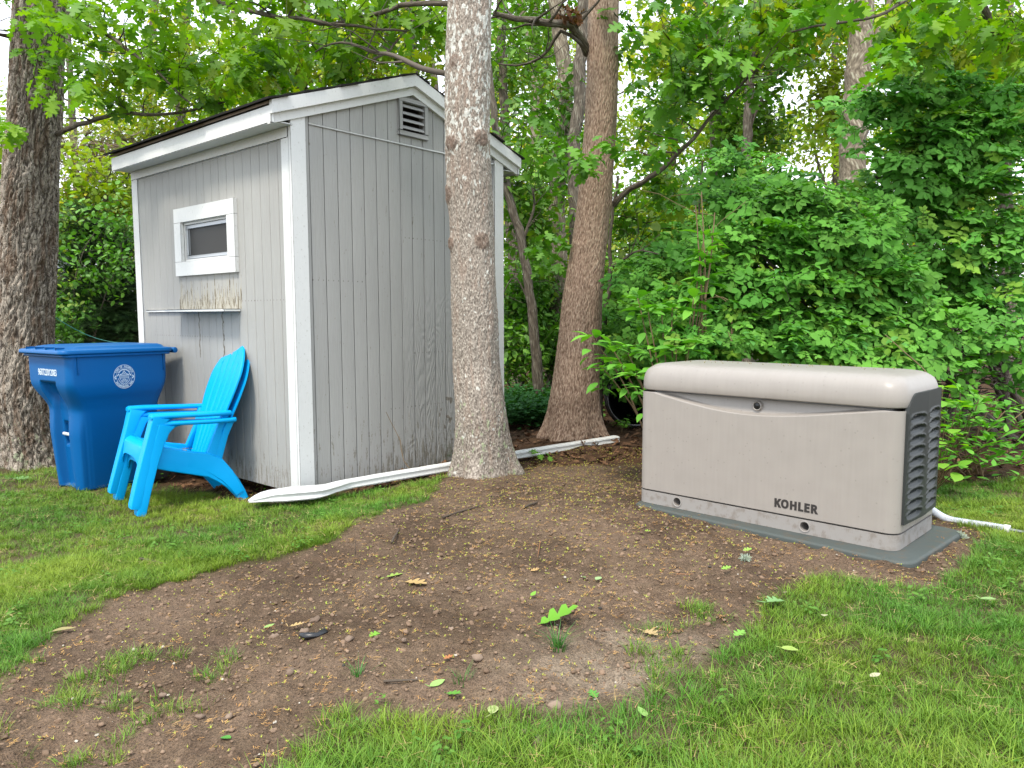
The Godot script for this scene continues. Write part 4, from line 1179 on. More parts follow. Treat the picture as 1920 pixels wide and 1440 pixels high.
	for q in tops:
		var p := at(q[0], q[1], q[2])
		limb(t, bp, [bp + Vector3(rv(-.12, .12), -0.02, rv(-.08, .08)), bp.lerp(p, 0.6) + Vector3(0, 0.03, 0), p], 0.006, 0.003, M.greentwig, "stem")
		tip(t, p - bp, "leaf_obov", 9, 0.06, 0.1, at_t, 0.0, 0.5, 0.5)
		tip(t, p - bp + Vector3(rv(-.03, .03), -0.06, rv(-.03, .03)), "leaf_obov", 4, 0.05, 0.08, at_t, -0.3, 0.3)
	# round leaved climber against the generator's back corner
	var cp := on_ground(Vector3(2.25, 0, -4.0))
	t = thing("bittersweet_vine", "young vine with round yellow green leaves at the generator's back corner", "vine", cp)
	var vt := tints("vine_tints", M.leafA, [Color(0.221, 0.493, 0.051), Color(0.272, 0.544, 0.060)])
	for q in [[1767, 720, 3.9], [1760, 748, 3.85], [1765, 762, 3.9], [1795, 757, 3.9], [1772, 785, 3.85], [1790, 800, 3.8], [1768, 820, 3.8], [1790, 830, 3.8], [1765, 845, 3.75], [1790, 865, 3.75], [1800, 880, 3.7], [1770, 878, 3.7]]:
		var p := at(q[0], q[1], q[2])
		limb(t, cp, [cp + Vector3(0, -.02, 0), cp.lerp(p, 0.5) + Vector3(0.02, 0.02, 0), p], 0.0035, 0.002, M.greentwig, "stem")
		tip(t, p - cp, "leaf_round", 3, 0.06, 0.085, vt, -0.4, 0.5)
	limb(t, cp, [at(1760, 728, 3.85), at(1730, 690, 3.9), at(1690, 655, 4.0), at(1660, 628, 4.1)], 0.003, 0.002, M.greentwig, "stem")
	# strap leaves
	var dp := on_ground(Vector3(2.5, 0, -4.75))
	t = thing("daylily_clump", "clump of dark strap leaves behind the low bright shrub", "plant", dp)
	var dm := mat(Color(0.060, 0.178, 0.043), 0.5, 0.5)
	for i in 26:
		var bl := MB.new()
		var a := rv(0, TAU)
		var d := Vector3(cos(a), 0, sin(a))
		var l := rv(0.3, 0.5)
		var prev := []
		for k in 8:
			var f := k / 7.0
			var p := d * l * (0.15 * f + 0.6 * f * f) + Vector3(0, l * (1.5 * f - 0.85 * f * f), 0) + Vector3(d.z, 0, -d.x) * 0.0
			var w := Vector3(d.z, 0, -d.x) * 0.011 * (1.0 - f * f * 0.95)
			var now := [bl.add(p - w), bl.add(p + Vector3(0, -0.004, 0)), bl.add(p + w)]
			if prev.size() > 0:
				bl.quad(prev[0], prev[1], now[1], now[0])
				bl.quad(prev[1], prev[2], now[2], now[1])
			prev = now
		piece(t, "leaf", bl.mesh(), dm, Transform3D(Basis.IDENTITY, Vector3(rv(-.1, .1), 0, rv(-.1, .1))))
	# broad leaved shrub before the reddish trunk
	bp = on_ground(Vector3(.98, 0, -4.45))
	t = thing("weigela_shrub", "upright shrub with long pointed light green leaves left of the generator", "shrub", bp)
	var wt := tints("weigela_tints", M.leafS, [Color(0.153, 0.399, 0.051), Color(0.204, 0.476, 0.060), Color(0.119, 0.323, 0.043)])
	for q in [[1112, 635, 4.4], [1150, 655, 4.4], [1178, 662, 4.3], [1165, 690, 4.2], [1130, 690, 4.3], [1192, 705, 4.1], [1195, 560, 4.6], [1240, 580, 4.5], [1260, 575, 4.5], [1215, 585, 4.5], [1268, 655, 4.2], [1292, 650, 4.2], [1230, 660, 4.3], [1205, 735, 4.0], [1320, 440, 4.6], [1326, 470, 4.6], [1312, 490, 4.6], [1330, 505, 4.55], [1322, 530, 4.55], [1300, 560, 4.5]]:
		var p := at(q[0], q[1], q[2])
		var mid := bp.lerp(p, 0.6) + Vector3(0, 0.05, 0)
		limb(t, bp, [bp + Vector3(rv(-.1, .1), -0.02, rv(-.06, .06)), mid, p], 0.007, 0.003, M.greentwig, "stem")
		tip(t, p - bp, "leaf_ovate", 7, 0.09, 0.15, wt, -0.35, 0.35, 0.5)
		tip(t, p - bp + Vector3(rv(-.03, .03), -0.09, rv(-.03, .03)), "leaf_ovate", 3, 0.08, 0.12, wt, -0.5, 0.1)
	for q in [[1316, 360, 1322, 660], [1305, 385, 1318, 660], [1340, 400, 1322, 560], [1372, 600, 1362, 665]]:
		limb(t, bp, [at(q[2], q[3], 4.5), at((q[0] + q[2]) / 2 + 3, (q[1] + q[3]) / 2, 4.55), at(q[0], q[1], 4.6)], 0.007, 0.003, M.greentwig, "stem", 3)
	# dark evergreen at the left, between trunk and shed
	bp = on_ground(at(190, 660, 8.0))
	t = shrub("yew_bush", "dark evergreen bush between the left trunk and the shed", bp, [[bp, bp + Vector3(0.1, 0.8, 0), at(190, 440, 8.0)], [bp, bp + Vector3(-0.3, 0.6, 0), at(140, 520, 8.0)], [bp, bp + Vector3(0.3, 0.6, 0), at(240, 500, 8.0)]], 0.03, "needle", M.needle, [[at(190, 540, 8.1), Vector3(0.5, 0.6, 0.4), 420], [at(230, 590, 7.8), Vector3(0.35, 0.35, 0.3), 260], [at(140, 600, 8.1), Vector3(0.4, 0.4, 0.3), 220], [at(180, 450, 8.2), Vector3(0.3, 0.35, 0.3), 120]], Color(0.031, 0.085, 0.024), Color(0.060, 0.145, 0.034), 1.0, 1.7, 0.6)
	# broad leaves of a climber through it
	bp = on_ground(at(130, 650, 7.6))
	shrub("climbing_vine", "vine of glossy green leaves scrambling over the dark evergreen at the left", bp, [[bp, at(140, 540, 7.6), at(180, 430, 7.6)], [bp, at(190, 580, 7.5), at(235, 480, 7.6)]], 0.012, "clump", M.leafB, [[at(150, 520, 7.6), Vector3(0.35, 0.4, 0.25), 14], [at(215, 500, 7.6), Vector3(0.25, 0.35, 0.25), 12], [at(140, 430, 7.8), Vector3(0.3, 0.3, 0.25), 14], [at(120, 610, 7.4), Vector3(0.2, 0.25, 0.2), 20], [at(230, 430, 7.8), Vector3(0.2, 0.4, 0.2), 14]], Color(0.085, 0.238, 0.034), Color(0.170, 0.374, 0.051), 0.55, 0.85, 0.6, "vine")
	# understorey between the trunks
	var i := 0
	for q in [[975, 560, 9.0, .5, .5, 70, "beside the slim crooked sapling"], [1045, 580, 9.4, .5, .5, 70, "between the sapling and the reddish trunk"], [970, 650, 8.6, .4, .3, 50, "low behind the lichened trunk's foot"], [1050, 660, 9.0, .45, .3, 50, "low beside the reddish trunk's left edge"], [1180, 560, 8.2, .45, .5, 60, "right of the reddish trunk"], [1230, 640, 8.0, .5, .35, 60, "behind the long leaved shrub"]]:
		var c := at(q[0], q[1], q[2])
		var gp := on_ground(c)
		shrub("understorey_bush", "loose woodland bush " + q[6], gp, [[gp, gp.lerp(c, 0.6) + Vector3(0.1, 0, 0), c], [gp, gp.lerp(c, 0.5) + Vector3(-0.15, 0, 0), c + Vector3(-0.2, 0.1, 0)]], 0.012, "clump", M.leafB, [[c, Vector3(q[3], q[4], 0.4), q[5]]], Color(0.085, 0.238, 0.034), Color(0.204, 0.425, 0.051), 0.7, 1.1, 0.6, "bush", "loose bushes under the wood")
		i += 1
	# ground cover between the lichened and the reddish trunk
	var trs := []
	var cols := []
	for k in 420:
		var p := on_ground(at(rv(935, 1045), rv(690, 790), rv(6.8, 8.2)))
		trs.append(turned(p + Vector3(0, rv(0, .18), 0), rv(0, TAU), rv(-.3, .3), rv(-.3, .3), rv(0.9, 1.5)))
		cols.append(Color(0.043, 0.145, 0.043).lerp(Color(0.076, 0.212, 0.060), rng.randf()))
	for k in 500:
		var p := on_ground(Vector3(rv(-1.5, 9), 0, rv(-13, -6.6)))
		trs.append(turned(p, rv(0, TAU), rv(-.3, .3), rv(-.3, .3), rv(0.8, 1.6)))
		cols.append(Color(0.068, 0.204, 0.043).lerp(Color(0.153, 0.340, 0.051), rng.randf()))
	var gc := many(self, "ground_cover", SP.low[0], M.leafS, trs, cols)
	tag(gc, "dark low ground cover growing under the trees behind", "ground cover")

# ---------------------------------------------------------------- generator
func rrect(hw: float, hd: float, r: float, n: int) -> Array:   # rounded rectangle in xz, counter-clockwise seen from above, with outward normals
	var q := []
	var cs := [[hw - r, -(hd - r), 0.0], [-(hw - r), -(hd - r), 90.0], [-(hw - r), hd - r, 180.0], [hw - r, hd - r, 270.0]]
	for k in 4:
		for i in n + 1:
			var a := deg_to_rad(cs[k][2] + 90.0 * i / n)
			q.append([Vector3(cs[k][0] + cos(a) * r, 0, cs[k][1] - sin(a) * r), Vector3(cos(a), 0, -sin(a))])
		var nx: Array = cs[(k + 1) % 4]
		var e: Vector3 = q[-1][0]
		var a2 := deg_to_rad(nx[2])
		var s := Vector3(nx[0] + cos(a2) * r, 0, nx[1] - sin(a2) * r)
		var m := 64 if k % 2 == 0 else 20
		for i in range(1, m): q.append([e.lerp(s, float(i) / m), Vector3(cos(a2), 0, -sin(a2))])
	q.append(q[0])
	return q
func skin(rows: Array, close_top := false, close_bottom := false) -> MB:   # rows of equal rings of points
	var b := MB.new()
	var n: int = rows[0].size()
	for r in rows:
		for i in n: b.add(r[i], Vector2(float(i) / (n - 1), r[i].y))
	for j in rows.size() - 1:
		for i in n - 1:
			b.quad(j * n + i, j * n + i + 1, (j + 1) * n + i + 1, (j + 1) * n + i)
	if close_top or close_bottom:
		for e in ([rows.size() - 1] if close_top else []) + ([0] if close_bottom else []):
			var c := Vector3.ZERO
			for i in n - 1: c += rows[e][i]
			var m := b.add(c / (n - 1))
			for i in n - 1:
				if e == 0: b.tri(m, e * n + i + 1, e * n + i)
				else: b.tri(m, e * n + i, e * n + i + 1)
	return b
func disc(ctr: Vector3, normal: Vector3, prof: Array, seg := 24) -> ArrayMesh:   # lathe whose axis is normal
	var b := MB.new()
	var y := normal.normalized()
	var x := y.cross(Vector3.UP if absf(y.y) < 0.9 else Vector3.RIGHT).normalized()
	b.t = Transform3D(Basis(x, y, x.cross(y)), ctr)
	b.lathe(prof, seg)
	return b.mesh()
func generator() -> void:
	var W := 0.50
	var L := 1.2
	var g := thing("standby_generator", "beige home standby generator with dark louvred end on a grey pad", "generator", Vector3(1.487, 0.144, -2.8465), -44.0)
	var beige := textured(picture(256, 256, func(x: int, y: int) -> Color:
		var n := nz2.get_noise_2d(x * 0.25, y * 0.012) * 0.5 + nz2.get_noise_2d(x * 0.03, y * 0.04) * 0.5
		var t := 1.0 + n * 0.035
		var c := Color(0.58 * t, 0.552 * t, 0.524 * t)
		if nz2.get_noise_2d(x * 0.8 + 30.0, y * 0.8) > 0.72: c = c.darkened(0.14)
		c.a = 0.5 + nz2.get_noise_2d(x * 1.2, y * 1.2) * 0.4
		return c), 0.02, 0.38, 0.5)
	beige.uv1_triplanar = true
	beige.uv1_scale = Vector3(0.9, 0.9, 0.9)
	var dusty := textured(picture(256, 128, func(x: int, y: int) -> Color:
		var n := nz2.get_noise_2d(x * 0.05, y * 0.09) + nz2.get_noise_2d(x * 0.4, y * 0.5) * 0.5
		var c := Color(0.56, 0.54, 0.52).lerp(Color(0.46, 0.42, 0.385), clampf(n * 1.1 - 0.05, 0.0, 0.7))
		c.a = 0.5 + n * 0.3
		return c), 0.03, 0.7, 0.4)
	dusty.uv1_triplanar = true
	dusty.uv1_scale = Vector3(1.4, 1.4, 1.4)
	var charcoal := mat(Color(0.028, 0.031, 0.030), 0.5, 0.4)
	var c0 := Vector3(-L / 2, 0, -W / 2)
	var ring := func(inset: float, y: float, rad: float) -> Array:
		var o := []
		for q in rrect(L / 2 - inset, W / 2 - inset, maxf(rad - inset * 0.6, 0.01), 8): o.append(c0 + q[0] + Vector3(0, y, 0))
		return o
	# base
	var cb := CSGPolygon3D.new()
	cb.name = "base"
	var pl := PackedVector2Array()
	for q in rrect(L / 2, W / 2, 0.05, 8).slice(0, -1): pl.append(Vector2(q[0].x, -q[0].z))
	cb.polygon = pl
	cb.depth = 0.0605
	cb.material = dusty
	g.add_child(cb)
	cb.transform = Transform3D(Basis(Vector3.RIGHT, -PI / 2), c0 + Vector3(0, 0.0605, 0))
	for x in [-0.975, -0.361]:
		var hc := CSGCylinder3D.new()
		hc.operation = CSGShape3D.OPERATION_SUBTRACTION
		hc.radius = 0.0185
		hc.height = 0.18
		hc.sides = 32
		hc.material = dusty
		cb.add_child(hc)
		hc.transform = cb.transform.affine_inverse() * Transform3D(Basis(Vector3.RIGHT, PI / 2), Vector3(x, 0.032, -0.07))
		var rg := part(g, "lifting_hole_rim", disc(Vector3(x, 0.032, 0.0004), Vector3(0, 0, 1), [Vector2(0.0255, 0.0), Vector2(0.0245, 0.0022), Vector2(0.0195, 0.0022), Vector2(0.0185, -0.002)], 32), dusty)
	part(g, "inner_frame", skin([ring.call(0.05, 0.062, 0.05), ring.call(0.05, 0.57, 0.05)]).mesh(), mat(Color(0.3, 0.3, 0.3), 0.6))
	# body: the front is scooped below the lid
	var rows := []
	var sag := func(x: float) -> float:
		var t := clampf((x + 1.12) / 1.08, 0.0, 1.0)
		return 0.548 - 0.064 * pow(sin(PI * pow(t, 0.9)), 1.35)
	var ys := [0.0665, 0.0675]
	for i in 30: ys.append(0.07 + 0.39 * i / 30.0)
	for i in 48: ys.append(0.46 + 0.088 * i / 47.0)
	for y in ys:
		var o := []
		for q in rrect(L / 2, W / 2, 0.05, 10):
			var p: Vector3 = c0 + q[0] + Vector3(0, y, 0)
			var dep := 0.0
			if q[1].z > 0.9:
				var yc: float = sag.call(p.x)
				var d: float = y - yc
				if d > -0.004: dep = 0.030 * smoothstep(-0.004, 0.006, d) * smoothstep(0.0, 0.02, 0.551 - yc) + maxf(d, 0.0) * 0.25
			if y < 0.067: dep = 0.002
			o.append(p - q[1] * dep)
		rows.append(o)
	part(g, "body", skin(rows).mesh(), beige)
	part(g, "lock", disc(Vector3(-0.60, 0.520, -0.030), Vector3(0, 0, 1), [Vector2(0.022, -0.006), Vector2(0.021, 0.006), Vector2(0.017, 0.007), Vector2(0.0155, 0.002)], 28), beige)
	piece(g.get_child(-1), "keyhole", disc(Vector3(-0.60, 0.520, -0.027), Vector3(0, 0, 1), [Vector2(0.0157, 0.0), Vector2(0.006, 0.0), Vector2(0.0055, 0.003), Vector2(0.0001, 0.003)], 24), mat(Color(0.008, 0.008, 0.008), 0.3, 0.5))
	# lid
	rows = []
	for q in [[0.012, 0.556], [0.0, 0.5565], [-0.006, 0.562], [-0.007, 0.585], [-0.006, 0.605], [-0.003, 0.625], [0.002, 0.640], [0.010, 0.655], [0.021, 0.667], [0.034, 0.675], [0.05, 0.681], [0.075, 0.685], [0.105, 0.688], [0.14, 0.6895], [0.18, 0.690], [0.215, 0.690]]:
		rows.append(ring.call(q[0], q[1] + (0.0), 0.075 if q[0] < 0.02 else 0.09))
	part(g, "lid", skin(rows, true).mesh(), beige)
	# louvred end
	var lp := MB.new()
	var nu := 64
	var nv := 132
	var z0 := -0.042
	var z1 := -W + 0.03
	var cells := []
	for r in 10:
		for k in 2: cells.append([lerpf(z0, z1, 0.245 if k == 0 else 0.755), 0.128 + 0.0425 * r + (0.006 if k == 1 else 0.0), k])
	var depth_at := func(z: float, y: float) -> float:
		var d := 0.0
		for c in cells:
			var dz: float = (z - c[0]) / 0.082
			var dy: float = (y - c[1]) / 0.0165
			if absf(dz) < 1.3 and absf(dy) < 1.6:
				var e := pow(absf(dz), 3.0) + dy * dy
				if e < 1.0: d -= 0.021 * smoothstep(1.0, 0.35, e) * (0.55 + 0.45 * dy)
				elif dy > 0.0 and e < 2.2: d += 0.004 * smoothstep(2.2, 1.1, e) * smoothstep(0.0, 0.6, dy)
		return d
	for j in nv + 1:
		for i in nu + 1:
			var z := lerpf(z0, z1, float(i) / nu)
			var f := clampf((z - (z0 - 0.10)) / 0.10, 0.0, 1.0)
			var ytop := 0.612 - 0.075 * (1.0 - sqrt(maxf(0.0, 1.0 - f * f)))
			var y := lerpf(0.100, ytop, float(j) / nv)
			var bulge := 0.010 * (1.0 - absf(float(i) / nu * 2.0 - 1.0))
			lp.add(Vector3(0.010 + bulge + depth_at.call(z, y), y, z), Vector2(z, y))
	for j in nv:
		for i in nu:
			var a := j * (nu + 1) + i
			lp.quad(a, a + 1, a + nu + 2, a + nu + 1)
	var panel := part(g, "louvre_panel", lp.mesh(), charcoal)
	var rim := MB.new()
	var loop := []
	for i in nu + 1: loop.append(i)
	for j in nv + 1: loop.append(j * (nu + 1) + nu)
	for i in nu + 1: loop.append(nv * (nu + 1) + nu - i)
	for j in nv + 1: loop.append((nv - j) * (nu + 1))
	for k in loop.size():
		var a: Vector3 = lp.v[loop[k]]
		var c: Vector3 = lp.v[loop[(k + 1) % loop.size()]]
		if a.distance_to(c) > 1e-6: rim.face(Vector3(-0.006, a.y, a.z), Vector3(-0.006, c.y, c.z), c, a)
	piece(panel, "rim", rim.mesh(), charcoal)
	var lv := MB.new()
	lv.loft([[Vector3(0, 0, 0.062), Vector3(0.94, -0.34, 0), Vector3(0.34, 0.94, 0), 0.006, 0.002], [Vector3(0.0, 0, 0.03), Vector3(0.94, -0.34, 0), Vector3(0.34, 0.94, 0), 0.013, 0.003], [Vector3(0.0, 0, -0.03), Vector3(0.94, -0.34, 0), Vector3(0.34, 0.94, 0), 0.013, 0.003], [Vector3(0, 0, -0.062), Vector3(0.94, -0.34, 0), Vector3(0.34, 0.94, 0), 0.006, 0.002]])
	var lm := lv.mesh()
	for c in cells:
		piece(panel, "louvre", lm, charcoal, Transform3D(Basis.IDENTITY, Vector3(0.004, c[1] + 0.004, c[0])))
	# lettering
	var tm := TextMesh.new()
	tm.text = "KOHLER"
	tm.font = heavy()
	tm.font_size = 64
	tm.pixel_size = 0.039 / (64 * 0.714)
	tm.depth = 0.0012
	tm.horizontal_alignment = HORIZONTAL_ALIGNMENT_LEFT
	tm.vertical_alignment = VERTICAL_ALIGNMENT_BOTTOM
	var box := tm.get_aabb()
	var txt := part(g, "lettering", tm, mat(Color(0.026, 0.022, 0.02), 0.5))
	var sx := 0.188 / maxf(box.size.x, 0.001)
	txt.transform = Transform3D(Basis.from_scale(Vector3(sx, 0.039 / maxf(box.size.y, 0.001), 1)), Vector3(-0.4947 - box.position.x * sx, 0.094 - box.position.y * 0.039 / maxf(box.size.y, 0.001), 0.0008))
	# litter on the lid: a few fallen catkins
	# pad
	var pad := thing("generator_pad", "flat grey composite pad under the beige generator", "pad", Vector3(1.487, 0.144, -2.8465), -46.5)
	var pr := []
	var pc := Vector3(-L / 2 + 0.045, 0, -W / 2 + 0.03)
	for q in [[0.0, -0.07], [0.0, -0.012], [0.006, -0.004], [0.014, -0.001], [0.1, -0.001]]:
		var o := []
		for e in rrect(L / 2 + 0.045 - q[0], W / 2 + 0.075 - q[0], 0.06, 6): o.append(pc + e[0] + Vector3(0, q[1], 0))
		pr.append(o)
	var pm := textured(picture(256, 256, func(x: int, y: int) -> Color:
		var n := nz2.get_noise_2d(x * 0.03, y * 0.03) + nz2.get_noise_2d(x * 0.3, y * 0.3) * 0.6
		var c := Color(0.275, 0.30, 0.29).lerp(Color(0.36, 0.30, 0.24), clampf(n * 1.2 - 0.25, 0.0, 0.7))
		c.a = 0.5 + n * 0.35
		return c), 0.06, 0.65, 0.45)
	pm.uv1_triplanar = true
	pm.uv1_scale = Vector3(1.2, 1.2, 1.2)
	part(pad, "slab", skin(pr, true).mesh(), pm)

# ---------------------------------------------------------------- blue cart
func cart() -> void:
	var blue := mat(Color(0.0, 0.10, 0.31), 0.42, 0.35)
	var p := Vector3(-2.91, 0, -5.31)
	var t := thing("recycling_cart", "tall dark blue wheeled recycling cart with white town seal on its side", "wheeled bin", Vector3(p.x, -0.125, p.z), -35.0)
	t.scale = Vector3(1.0, 0.93, 0.84)
	# local: front (the side with the catch bar) is +z, width along x
	var prof := func(y: float) -> Array:   # half width, front, back
		var a := smoothstep(0.58, 0.80, y)
		var hw := lerpf(0.195 + 0.05 * y / 0.6, 0.285 + 0.008 * y, a)
		var fr := lerpf(0.235 + 0.035 * y / 0.6, 0.335 + 0.012 * y, a)
		var bk := lerpf(0.295 + 0.015 * y / 0.6, 0.325 + 0.012 * y, a)
		return [hw, fr * 1.2, bk * 1.2]
	var rows := []
	var n := 66
	for j in n + 1:
		var y := 1.0 * j / n
		var q: Array = prof.call(y)
		var hd: float = (q[1] + q[2]) / 2
		var o := []
		var rad := lerpf(0.10, 0.05, smoothstep(0.6, 0.85, y))
		for e in rrect(q[0], hd, rad, 10):
			var pt: Vector3 = e[0] + Vector3(0, y, (q[1] - q[2]) / 2)
			var dep := 0.0
			var nn: Vector3 = e[1]
			if nn.z > 0.7:
				var x := pt.x
				var ch := smoothstep(0.105, 0.075, absf(x))
				dep += 0.045 * ch * smoothstep(0.80, 0.70, y) * smoothstep(0.0, 0.02, y)           # centre channel
				dep += 0.06 * smoothstep(0.115, 0.10, absf(x)) * smoothstep(0.795, 0.785, y) * smoothstep(0.60, 0.74, y)   # upper pocket
				dep += 0.075 * smoothstep(0.065, 0.055, absf(x)) * smoothstep(0.49, 0.48, y) * smoothstep(0.32, 0.345, y)  # catch bar pocket
				dep -= 0.02 * smoothstep(0.09, 0.11, absf(x)) * smoothstep(0.62, 0.4, y)
			if nn.x < -0.9 or nn.x > 0.9:
				dep += 0.006 * smoothstep(0.72, 0.66, y)
			o.append(pt - nn * dep)
		rows.append(o)
	var body := part(t, "body", skin(rows, false, true).mesh(), blue)
	for sx in [-1, 1]:   # ribs below the rim
		for q in [[0.34, 0.24], [-0.36, -1.0]]:
			part(t, "rib", boxm(Vector3(sx * 0.292, 0.925, q[0]), Vector3(0.012, 0.13, 0.014), 0.003), blue)
	# rim and lid
	var rr := func(hw: float, z0: float, z1: float, y: float, rad: float) -> Array:
		var o := []
		for e in rrect(hw, (z1 - z0) / 2, rad, 8): o.append(e[0] + Vector3(0, y, (z0 + z1) / 2))
		return o
	part(t, "rim", skin([rr.call(0.294, -0.414, 0.419, 0.985, 0.05), rr.call(0.312, -0.43, 0.44, 0.985, 0.05), rr.call(0.314, -0.43, 0.442, 0.99, 0.05), rr.call(0.314, -0.43, 0.442, 1.008, 0.05), rr.call(0.29, -0.41, 0.41, 1.012, 0.05)]).mesh(), blue)
	part(t, "lid", skin([rr.call(0.30, -0.43, 0.45, 1.012, 0.05), rr.call(0.322, -0.445, 0.472, 1.006, 0.06), rr.call(0.325, -0.448, 0.475, 1.012, 0.06), rr.call(0.324, -0.447, 0.473, 1.030, 0.06), rr.call(0.315, -0.44, 0.46, 1.036, 0.055), rr.call(0.27, -0.41, 0.40, 1.040, 0.05), rr.call(0.255, -0.40, 0.37, 1.055, 0.05), rr.call(0.235, -0.38, 0.29, 1.064, 0.05), rr.call(0.12, -0.2, 0.1, 1.068, 0.05)], true).mesh(), blue)
	for k in 4:
		part(t, "lid_rib", boxm(Vector3(-0.21 + 0.14 * k, 1.044, 0.42), Vector3(0.012, 0.018, 0.07), 0.003), blue)
	part(t, "hinge_bar", disc(Vector3(0.30, 1.012, -0.47), Vector3(-1, 0, 0), [Vector2(0.001, 0), Vector2(0.020, 0.0), Vector2(0.022, 0.004), Vector2(0.022, 0.596), Vector2(0.020, 0.6), Vector2(0.014, 0.6), Vector2(0.014, 0.59), Vector2(0.001, 0.59)], 20), blue)
	for sx in [-1, 1]:
		part(t, "hinge_arm", boxm(Vector3(sx * 0.25, 1.008, -0.445), Vector3(0.05, 0.024, 0.06), 0.006), blue)
	part(t, "catch_bar", disc(Vector3(0.075, 0.405, 0.272), Vector3(-1, 0, 0), [Vector2(0.001, 0), Vector2(0.011, 0.001), Vector2(0.0125, 0.004), Vector2(0.0125, 0.146), Vector2(0.011, 0.149), Vector2(0.001, 0.15)], 16), mat(Color(0.62, 0.64, 0.66), 0.4))
	for sx in [-1, 1]:
		var wb := MB.new()
		var wh := part(t, "wheel", disc(Vector3(sx * 0.20, 0.115, -0.33), Vector3(sx, 0, 0), [Vector2(0.001, 0.0), Vector2(0.06, 0.0), Vector2(0.105, 0.0), Vector2(0.12, 0.012), Vector2(0.12, 0.048), Vector2(0.105, 0.06), Vector2(0.06, 0.052), Vector2(0.001, 0.055)], 28), mat(Color(0.012, 0.012, 0.013), 0.6))
	# printed seal and number on the side that faces the camera (local +x side is far, -x is near after the turn)
	var print_m := mat(Color(0.66, 0.75, 0.82), 0.6)
	var q: Array = prof.call(0.85)
	var side := 1.0
	var sc := Vector3(side * (prof.call(0.83)[0] + 0.0016), 0.83, 0.0 - 0.02)
	var up := (Vector3(side * prof.call(0.9)[0], 0.9, 0) - Vector3(side * prof.call(0.8)[0], 0.8, 0)).normalized()
	var rt := Vector3(0, 0, side * -1.0) * -1.0
	rt = up.cross(Vector3(side, 0, 0)).normalized()
	var fr := Transform3D(Basis(rt, up, rt.cross(up)), sc)
	var seal := part(t, "town_seal", seal_mesh(fr), print_m)
	q = prof.call(0.86)
	var fu := (Vector3(0, 0.9, prof.call(0.9)[1]) - Vector3(0, 0.85, prof.call(0.85)[1])).normalized()
	var nt := Transform3D(Basis(Vector3.RIGHT, fu, Vector3.RIGHT.cross(fu)), Vector3(0.01, 0.872, prof.call(0.872)[1] + 0.0016))
	var sb := SurfaceTool.new()
	sb.begin(Mesh.PRIMITIVE_TRIANGLES)
	word(sb, "960722012083", 0.046, nt, 0.62)
	part(t, "serial_number", sb.commit(), print_m)
func heavy() -> Font:
	var f := SystemFont.new()
	f.font_names = PackedStringArray(["Droid Sans"])
	f.font_weight = 700
	var v := FontVariation.new()
	v.base_font = f
	v.variation_embolden = 0.9
	return v
func word(st: SurfaceTool, s: String, hgt: float, fr: Transform3D, squeeze := 1.0) -> void:
	var tm := TextMesh.new()
	tm.text = s
	var f := SystemFont.new()
	f.font_names = PackedStringArray(["Droid Sans"])
	f.font_weight = 700
	tm.font = f
	tm.font_size = 48
	tm.pixel_size = hgt / (48 * 0.714)
	tm.depth = 0.0006
	var bx := tm.get_aabb()
	var c := bx.get_center()
	st.append_from(tm, 0, fr * Transform3D(Basis.from_scale(Vector3(squeeze, 1, 1)), Vector3(-c.x * squeeze, -c.y, 0)))
